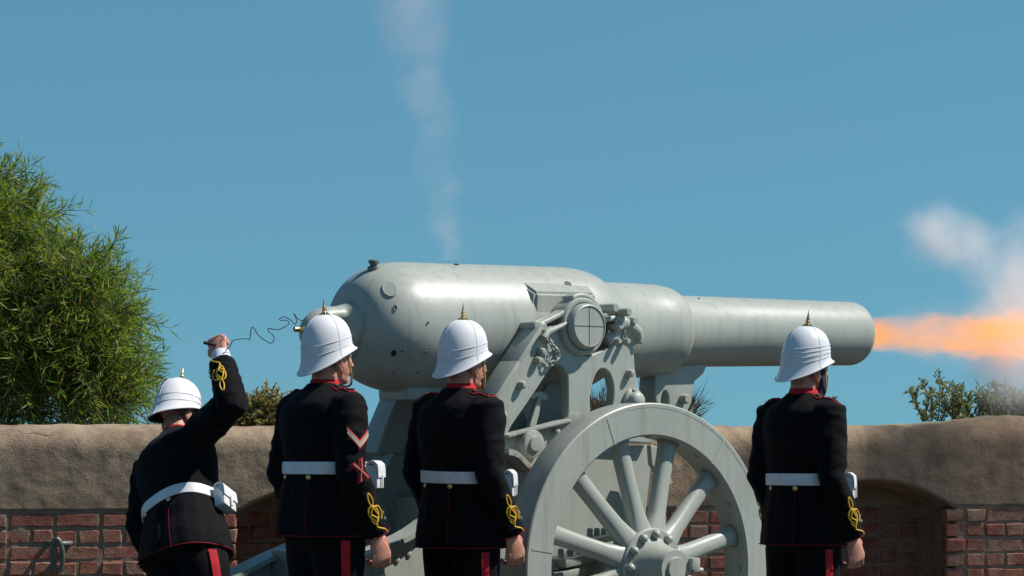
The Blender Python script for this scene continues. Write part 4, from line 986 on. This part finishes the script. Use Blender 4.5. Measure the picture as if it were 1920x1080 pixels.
# ------------------------------------------------------------------ lanyard from the fist to the cascabel
lan = empty('lanyard', at(405, 650, FY), label='thin dark wavy lanyard cord between raised fist and cannon breech', category='cord')
LO = lan.location
pts = [(389, 643), (398, 640), (408, 630), (418, 633), (412, 645), (424, 655), (432, 648), (438, 638), (460, 635), (468, 636), (471, 616), (476, 615), (484, 628), (500, 640), (510, 643), (514, 632), (503, 620), (505, 616), (522, 618), (541, 608), (538, 601), (524, 600), (531, 594), (545, 600), (553, 608), (556, 600), (551, 588), (560, 599), (568, 601)]
YC = (gun_m @ (OT + EX * (T0 - .29))).y
P = [at(u, v, FIST.y - .05 + (YC - FIST.y + .05) * max(0, (u - 420) / 148) + (.03 * math.sin(i * 1.7) if 430 < u < 560 else 0)) - LO for i, (u, v) in enumerate(pts)]
m = MB(); m.tube(catmull(P, 5), .0020, 6); obj('cord', m, M['cord'], lan)
m = MB(); a = at(384, 642, FIST.y - .03) - LO; m.tube([a + Vector((-.005, 0, 0)), a + Vector((.05, .0, -.012))], .008, 10); obj('toggle', m, M['wood'], lan)

# ------------------------------------------------------------------ vegetation behind the wall
def leaf_quads(mb, base, d, L, W, nrm, bend):
    """narrow pointed blade of two quads"""
    d = d.normalized(); sd_ = d.cross(nrm)
    if sd_.length < 1e-3: sd_ = d.orthogonal()
    sd_.normalize(); up = sd_.cross(d)
    p1 = base + d * (L * .45) + up * (bend * .25); p2 = base + d * L - up * bend * .6
    o = len(mb.v)
    mb.v += [tuple(base), tuple(p1 + sd_ * W), tuple(p2), tuple(p1 - sd_ * W), tuple(p1 + up * W * .25)]
    mb.f += [(o, o + 1, o + 4), (o + 1, o + 2, o + 4), (o + 2, o + 3, o + 4), (o + 3, o, o + 4)]
def rdir(r): 
    while True:
        v_ = Vector((r.uniform(-1, 1), r.uniform(-1, 1), r.uniform(-1, 1)))
        if .05 < v_.length < 1: return v_.normalized()
def leafy(parent, name, blobs, twigs, leaves, L, W, mat, seed, droop=.25, spread=.75, twig_len=.28, outw=1.0):
    r = random.Random(seed); mb = MB(); tw = MB(); vol = [b_[1][0] * b_[1][1] * b_[1][2] for b_ in blobs]; sv = [math.sqrt(v_) for v_ in vol]
    for _ in range(twigs):
        c, rad = r.choices(blobs, sv)[0]; d0 = rdir(r); rr_ = r.random() ** .38
        rr_ *= 1 + .16 * mnoise.noise(Vector((d0.x * 3 + seed, d0.y * 3, d0.z * 3)))
        p = Vector((c[0] + d0.x * rad[0] * rr_, c[1] + d0.y * rad[1] * rr_, c[2] + d0.z * rad[2] * rr_))
        if p.z < .0: continue
        d = (d0 * outw + Vector((0, 0, .35)) + rdir(r) * .7).normalized(); TL = twig_len * r.uniform(.6, 1.3)
        q1 = p + d * TL * .5; q2 = p + d * TL - Vector((0, 0, droop * TL * .5))
        tw.tube([p - d * TL * .3, q1, q2], [.004, .003, .0012], 3, cap=False)
        n = r.randint(int(leaves * .7), int(leaves * 1.3))
        for i in range(n):
            t_ = (i + r.random()) / n; b_ = p.lerp(q1, t_ * 2) if t_ < .5 else q1.lerp(q2, t_ * 2 - 1)
            ld = (d * (1.0 - spread * .5 + t_ * .4) + rdir(r) * spread - Vector((0, 0, droop * r.random()))).normalized()
            leaf_quads(mb, b_, ld, L * r.uniform(.6, 1.25), W * r.uniform(.7, 1.2), rdir(r), L * r.uniform(-.1, .22))
    obj(name, mb.mesh(name, False, merge=False, fixn=False), mat, parent, kind='stuff')
    obj('twigs', tw.mesh('twigs', True, merge=False, fixn=False), M['bark'], parent)
# big narrow-leaved tree at the left edge
TB = Vector((-3.9, 18.6, 1.1))
tree = empty('narrow_leaved_tree', TB, label='bushy bright green narrow-leaved tree behind the wall at the left', category='tree')
def tb(u, v, dy, rx, ry, rz): p = at(u, v, 18.6 + dy) - TB; return ((p.x, p.y, p.z), (rx, ry, rz))
blobs = [tb(-110, 500, 0, .56, .6, .58), tb(0, 450, .1, .30, .4, .34), tb(95, 610, -.1, .44, .45, .40), tb(150, 560, -.2, .24, .3, .24), tb(60, 690, 0, .52, .5, .36), tb(165, 690, -.15, .30, .35, .27), tb(210, 740, -.1, .18, .25, .17), tb(-150, 620, 0, .8, .7, .75), tb(-240, 430, 0, .6, .6, .6), tb(-75, 385, 0, .27, .4, .25), tb(190, 620, -.1, .15, .25, .22)]
leafy(tree, 'crown', blobs, 5200, 15, .108, .0043, M['leaf'], 11, droop=.3, spread=.85, twig_len=.26)
m = MB(); m.tube([(0, 0, -.1), (.05, 0, .4), (-.05, .05, 1.0), (.1, 0, 1.7)], [.11, .09, .07, .03], 12)
for (e, r0) in (((.9, -.1, .75), .04), ((.75, .1, 1.3), .035), ((-.7, .1, 1.3), .04), ((.5, .2, 1.9), .03), ((1.05, -.15, .35), .03)):
    m.tube([(0, 0, .25), (e[0] * .4, e[1] * .5, .25 + (e[2] - .25) * .6), e], [r0, r0 * .8, r0 * .3], 8)
obj('trunk', m, M['bark'], tree)
# low scrub bush between the leaning man and his neighbour
b0 = at(470, 812, 17.4); bush = empty('scrub_bush', b0, label='small dry olive-yellow bush on the wall behind the lanyard man', category='bush')
def bb(u, v, Y, rx, rz, o): p = at(u, v, Y) - o; return ((p.x, p.y, p.z), (rx, rx, rz))
leafy(bush, 'foliage', [bb(478, 780, 17.4, .14, .09, b0), bb(500, 770, 17.4, .12, .10, b0), bb(520, 785, 17.4, .12, .10, b0), bb(448, 795, 17.4, .06, .05, b0)], 420, 14, .026, .0055, M['leaf_dry'], 21, droop=.1, spread=1.1, twig_len=.07)
m = MB()
for k in range(1): m.tube([(random.uniform(-.03, .03), 0, -.1), (random.uniform(-.08, .1), 0, .06), (random.uniform(-.1, .16), 0, .14)], [.008, .006, .003], 6)
obj('stems', m, M['bark'], bush)
# olive-leaved bush at the right under the smoke
b0 = at(1820, 800, 18.3); ob = empty('olive_bush', b0, label='grey-green leafy bush on the wall below the muzzle smoke', category='bush')
r = random.Random(5); mb = MB(); sm_ = MB()
for k in range(84):
    u = r.uniform(1728, 1960); hgt_ = (r.uniform(45, 88) if u > 1745 else 70) * (1.0 if u < 1800 else .85); Yp = 18.3 + r.uniform(-.25, .25)
    p0 = at(u + r.uniform(-6, 6), 790, Yp) - b0; p1 = at(u + r.uniform(-34, 30), 785 - hgt_ * r.uniform(.55, 1.05), Yp + r.uniform(-.1, .1)) - b0; pm_ = (p0 + p1) / 2 + Vector((r.uniform(-.05, .05), 0, .01))
    cv = catmull([p0, pm_, p1], 6); sm_.tube(cv, [.005] + [.004] * (len(cv) - 2) + [.0015], 4, cap=False)
    for i, q in enumerate(cv[1:]):
        for _ in range(r.randint(1, 5)):
            leaf_quads(mb, q + rdir(r) * .012, (Vector((0, 0, .7)) + rdir(r) * 1.0), r.uniform(.022, .058), r.uniform(.005, .009), rdir(r), .006)
obj('foliage', mb.mesh('foliage', False, merge=False, fixn=False), M['leaf_olive'], ob, kind='stuff'); obj('stems', sm_.mesh('st', True, merge=False), M['bark'], ob, kind='stuff')
# spiky dry tussock behind the carriage
for (lab, uc, spread_, n, tops, sd_) in (('spiky dry tussock of stalks on the wall right of the carriage', 1262, 40, 210, (70, 105), 6), ('brown dry tussock seen through the oval opening of the carriage', 1128, 22, 150, (55, 95), 9)):
    b0 = at(uc, 800, 17.2); tk = empty('dry_tussock', b0, label=lab, category='grass', group='dry tussocks on the wall'); r = random.Random(sd_); mb = MB()
    for k in range(n):
        a = r.uniform(-.55, .95) if sd_ == 6 else r.uniform(-.6, .6); l_ = r.uniform(tops[0] * .5, tops[1]) / 325
        base_ = Vector((r.uniform(-spread_, spread_) / 325 * .6, r.uniform(-.1, .1), -.02)); d = Vector((math.sin(a), r.uniform(-.4, .4), math.cos(a) * 1.0)).normalized()
        leaf_quads(mb, base_, d, l_ * 1.1, .0030, Vector((0, -1, 0)), l_ * r.uniform(-.05, .15))
        for q in range(2):
            leaf_quads(mb, base_ + d * l_ * r.uniform(.2, .8), (d + rdir(r) * .6), l_ * .22, .003, Vector((0, -1, 0)), 0)
    obj('stalks', mb.mesh('stalks', False, merge=False, fixn=False), M['stalk'], tk, kind='stuff')
    m = MB(); m.ell((0, 0, -.03), (.06, .06, .05), 10, 6); obj('root_clump', m, M['bark'], tk)

# ------------------------------------------------------------------ muzzle flame and powder smoke (real volumes)
def vol_mat(name):
    t = NT(name); t.t.nodes.remove(t.b); v_ = t.n('ShaderNodeVolumePrincipled'); t.l(v_.outputs[0], t.out.inputs['Volume']); t.v = v_; return t
MZ = OT + EX * (e4 - .03)
def gun_vol(name, label, cat, prof, **kw):
    mb = MB(); mb.lathe(prof, (0, 0, 0), (1, 0, 0), 24); o = obj(name, mb.mesh(name, True), None); o.matrix_world = gun_m @ Matrix.Translation(MZ) @ Matrix.Rotation(-ELE, 4, 'Y')
    o['label'] = label; o['category'] = cat; return o
t = vol_mat('flame'); c = t.coord(); sep = t.n('ShaderNodeSeparateXYZ'); t.l(c, sep.inputs[0]); x = sep.outputs[0]
rad = t.math('SQRT', t.math('ADD', t.math('MULTIPLY', sep.outputs[1], sep.outputs[1]), t.math('MULTIPLY', sep.outputs[2], sep.outputs[2])))
rag = t.n('ShaderNodeVectorMath', operation='MULTIPLY'); rag.inputs[1].default_value = (4.5, 13, 13); t.l(c, rag.inputs[0])
rad = t.math('ADD', rad, t.math('MULTIPLY', t.math('SUBTRACT', t.noise(1.0, 5, .65, rag.outputs[0], .8), .5), t.math('MULTIPLY', t.math('ADD', x, .06, clamp=True), .26)))
wid = t.math('MULTIPLY_ADD', x, .052, .080)
core = t.math('SUBTRACT', 1.0, t.math('DIVIDE', rad, wid), clamp=True)
st = t.n('ShaderNodeVectorMath', operation='MULTIPLY'); st.inputs[1].default_value = (1.6, 9, 9); t.l(c, st.inputs[0])
st2 = t.n('ShaderNodeVectorMath', operation='MULTIPLY'); st2.inputs[1].default_value = (1.3, 3, 3); t.l(c, st2.inputs[0])
nf = t.ramp(t.noise(1.0, 4, .6, st.outputs[0], 1.0), [(.3, .35), (.7, 1.0)]); ng = t.math('MAXIMUM', t.ramp(t.noise(1.0, 3, .5, st2.outputs[0], .5), [(.32, .25), (.60, 1.0)]), t.math('SUBTRACT', 1.0, t.math('MULTIPLY', x, 1.4), clamp=True))
fade = t.math('SUBTRACT', 1.0, t.math('DIVIDE', x, 3.4), clamp=True)
em = t.math('MULTIPLY', t.math('MULTIPLY', t.math('POWER', core, .55), t.math('MULTIPLY', nf, ng)), fade)
near = t.math('SUBTRACT', 1.0, t.math('MULTIPLY', x, .62), clamp=True)
hw_ = t.math('MULTIPLY_ADD', x, .15, .085); halo = t.math('SUBTRACT', 1.0, t.math('DIVIDE', rad, hw_), clamp=True)  # wide weak emission stands in for flame light on the surrounding smoke
hal = t.math('MULTIPLY', t.math('MULTIPLY', halo, ng), t.math('MULTIPLY', x, .9, clamp=True))
t.l(t.math('MULTIPLY', em, t.math('MULTIPLY_ADD', near, 15.0, 3.0)), t.v.inputs['Density']); t.v.inputs['Color'].default_value = (.12, .06, .03, 1)
emc = t.mix(t.math('MULTIPLY', em, 3.0, clamp=True), (1, .42, .20), (1, .345, .02))
t.l(emc, t.v.inputs['Emission Color'])
t.l(t.math('ADD', t.math('MULTIPLY', em, t.math('MULTIPLY_ADD', near, 15.0, 4.5)), t.math('MULTIPLY', hal, .55)), t.v.inputs['Emission Strength'])
fl = gun_vol('muzzle_flame', 'orange jet of flame shooting from the cannon muzzle', 'flame', [(0.035, .077), (.1, .10), (1.2, .27), (3.3, .56)]); fl.data.materials.append(t.m)
def blob_smoke(name, label, blobs, lo, hi, dens, colr, nscale, origin, emis=0, thr=(.40, .62), step=None):
    """one closed box of smoke; density = soft blobs broken up by noise"""
    t = vol_mat(name); c = t.coord(); dn = t.n('ShaderNodeTexNoise'); dn.inputs['Scale'].default_value = nscale * .7; dn.inputs['Detail'].default_value = 2; t.l(c, dn.inputs['Vector'])
    ds = t.n('ShaderNodeVectorMath', operation='MULTIPLY_ADD'); ds.inputs[1].default_value = (.30,) * 3; t.l(dn.outputs['Color'], ds.inputs[0])
    sub = t.n('ShaderNodeVectorMath', operation='SUBTRACT'); sub.inputs[1].default_value = (.15,) * 3; t.l(c, sub.inputs[0]); t.l(sub.outputs[0], ds.inputs[2]); wv = ds.outputs[0]
    tot = None
    for (p, rd, wt) in blobs:
        d = t.n('ShaderNodeVectorMath', operation='DISTANCE'); t.l(wv, d.inputs[0]); d.inputs[1].default_value = p
        mr = t.n('ShaderNodeMapRange'); mr.interpolation_type = 'SMOOTHSTEP'; t.l(d.outputs['Value'], mr.inputs[0]); mr.inputs[1].default_value = rd; mr.inputs[2].default_value = rd * .25; mr.inputs[3].default_value = 0; mr.inputs[4].default_value = wt
        tot = mr.outputs[0] if tot is None else t.math('ADD', tot, mr.outputs[0])
    nn = t.ramp(t.noise(nscale, 7, .62, wv), [(thr[0], .12), (thr[1], 1.0)])
    t.l(t.math('MULTIPLY', t.math('MULTIPLY', tot, nn), dens), t.v.inputs['Density']); t.v.inputs['Color'].default_value = (*colr, 1); t.v.inputs['Anisotropy'].default_value = 0
    mb = MB(); mb.box(((lo[0] + hi[0]) / 2, (lo[1] + hi[1]) / 2, (lo[2] + hi[2]) / 2), (hi[0] - lo[0], hi[1] - lo[1], hi[2] - lo[2]))
    o = obj(name, mb.mesh(name, False), t.m, kind='stuff', label=label, category='smoke'); o.location = origin; return o
SO = Vector((2.9, 16.6, 1.9)); B = []
for (u, v, rp, Y_, wt) in ((1765, 440, 74, 16.6, 1.1), (1740, 425, 48, 16.6, .8), (1815, 470, 72, 16.6, .8), (1850, 530, 60, 16.5, .6), (1900, 580, 90, 16.5, .9), (1840, 610, 62, 16.4, .6), (1760, 618, 58, 16.0, .6), (1700, 612, 36, 15.8, .4), (1900, 655, 90, 16.6, .75), (1960, 500, 110, 16.8, .9), (1960, 610, 130, 16.8, .7), (1890, 725, 56, 16.9, .45), (2080, 560, 170, 17.2, .5), (1940, 730, 60, 16.9, .35)):
    p = at(u, v, Y_) - SO; B.append(((p.x, p.y, p.z), rp * Y_ / FPX * 1.25, wt))
blob_smoke('smoke_cloud', 'pale billowing powder smoke rolling up beyond the cannon muzzle', B, (-1.0, -1.25, -.62), (1.7, 1.2, 1.6), 3.9, (.985, .95, .95), 3.0, SO)
SV = gun_m @ VENT; B = []
for (v, u, rp, wt) in ((492, 840, 26, 1.5), (476, 838, 30, 1.4), (455, 834, 36, 1.3), (432, 828, 42, 1.2), (405, 826, 30, .9), (365, 824, 34, .9), (320, 818, 38, .9), (270, 812, 42, .9), (220, 806, 48, .9), (165, 798, 52, 1.), (110, 790, 58, 1.), (55, 782, 64, 1.), (0, 776, 70, 1.), (-60, 770, 80, 1.), (20, 730, 40, .7), (-30, 720, 50, .8), (465, 872, 20, .35)):
    p = at(u, v, SV.y) - SV; B.append(((p.x, p.y, p.z), rp * SV.y / FPX * 1.3, wt))
blob_smoke('vent_smoke', 'thin grey wisp of smoke rising from the vent on top of the gun', B, (-.6, -.35, .01), (.3, .35, 1.55), 1.0, (.86, .84, .86), 6.0, SV, thr=(.28, .6))
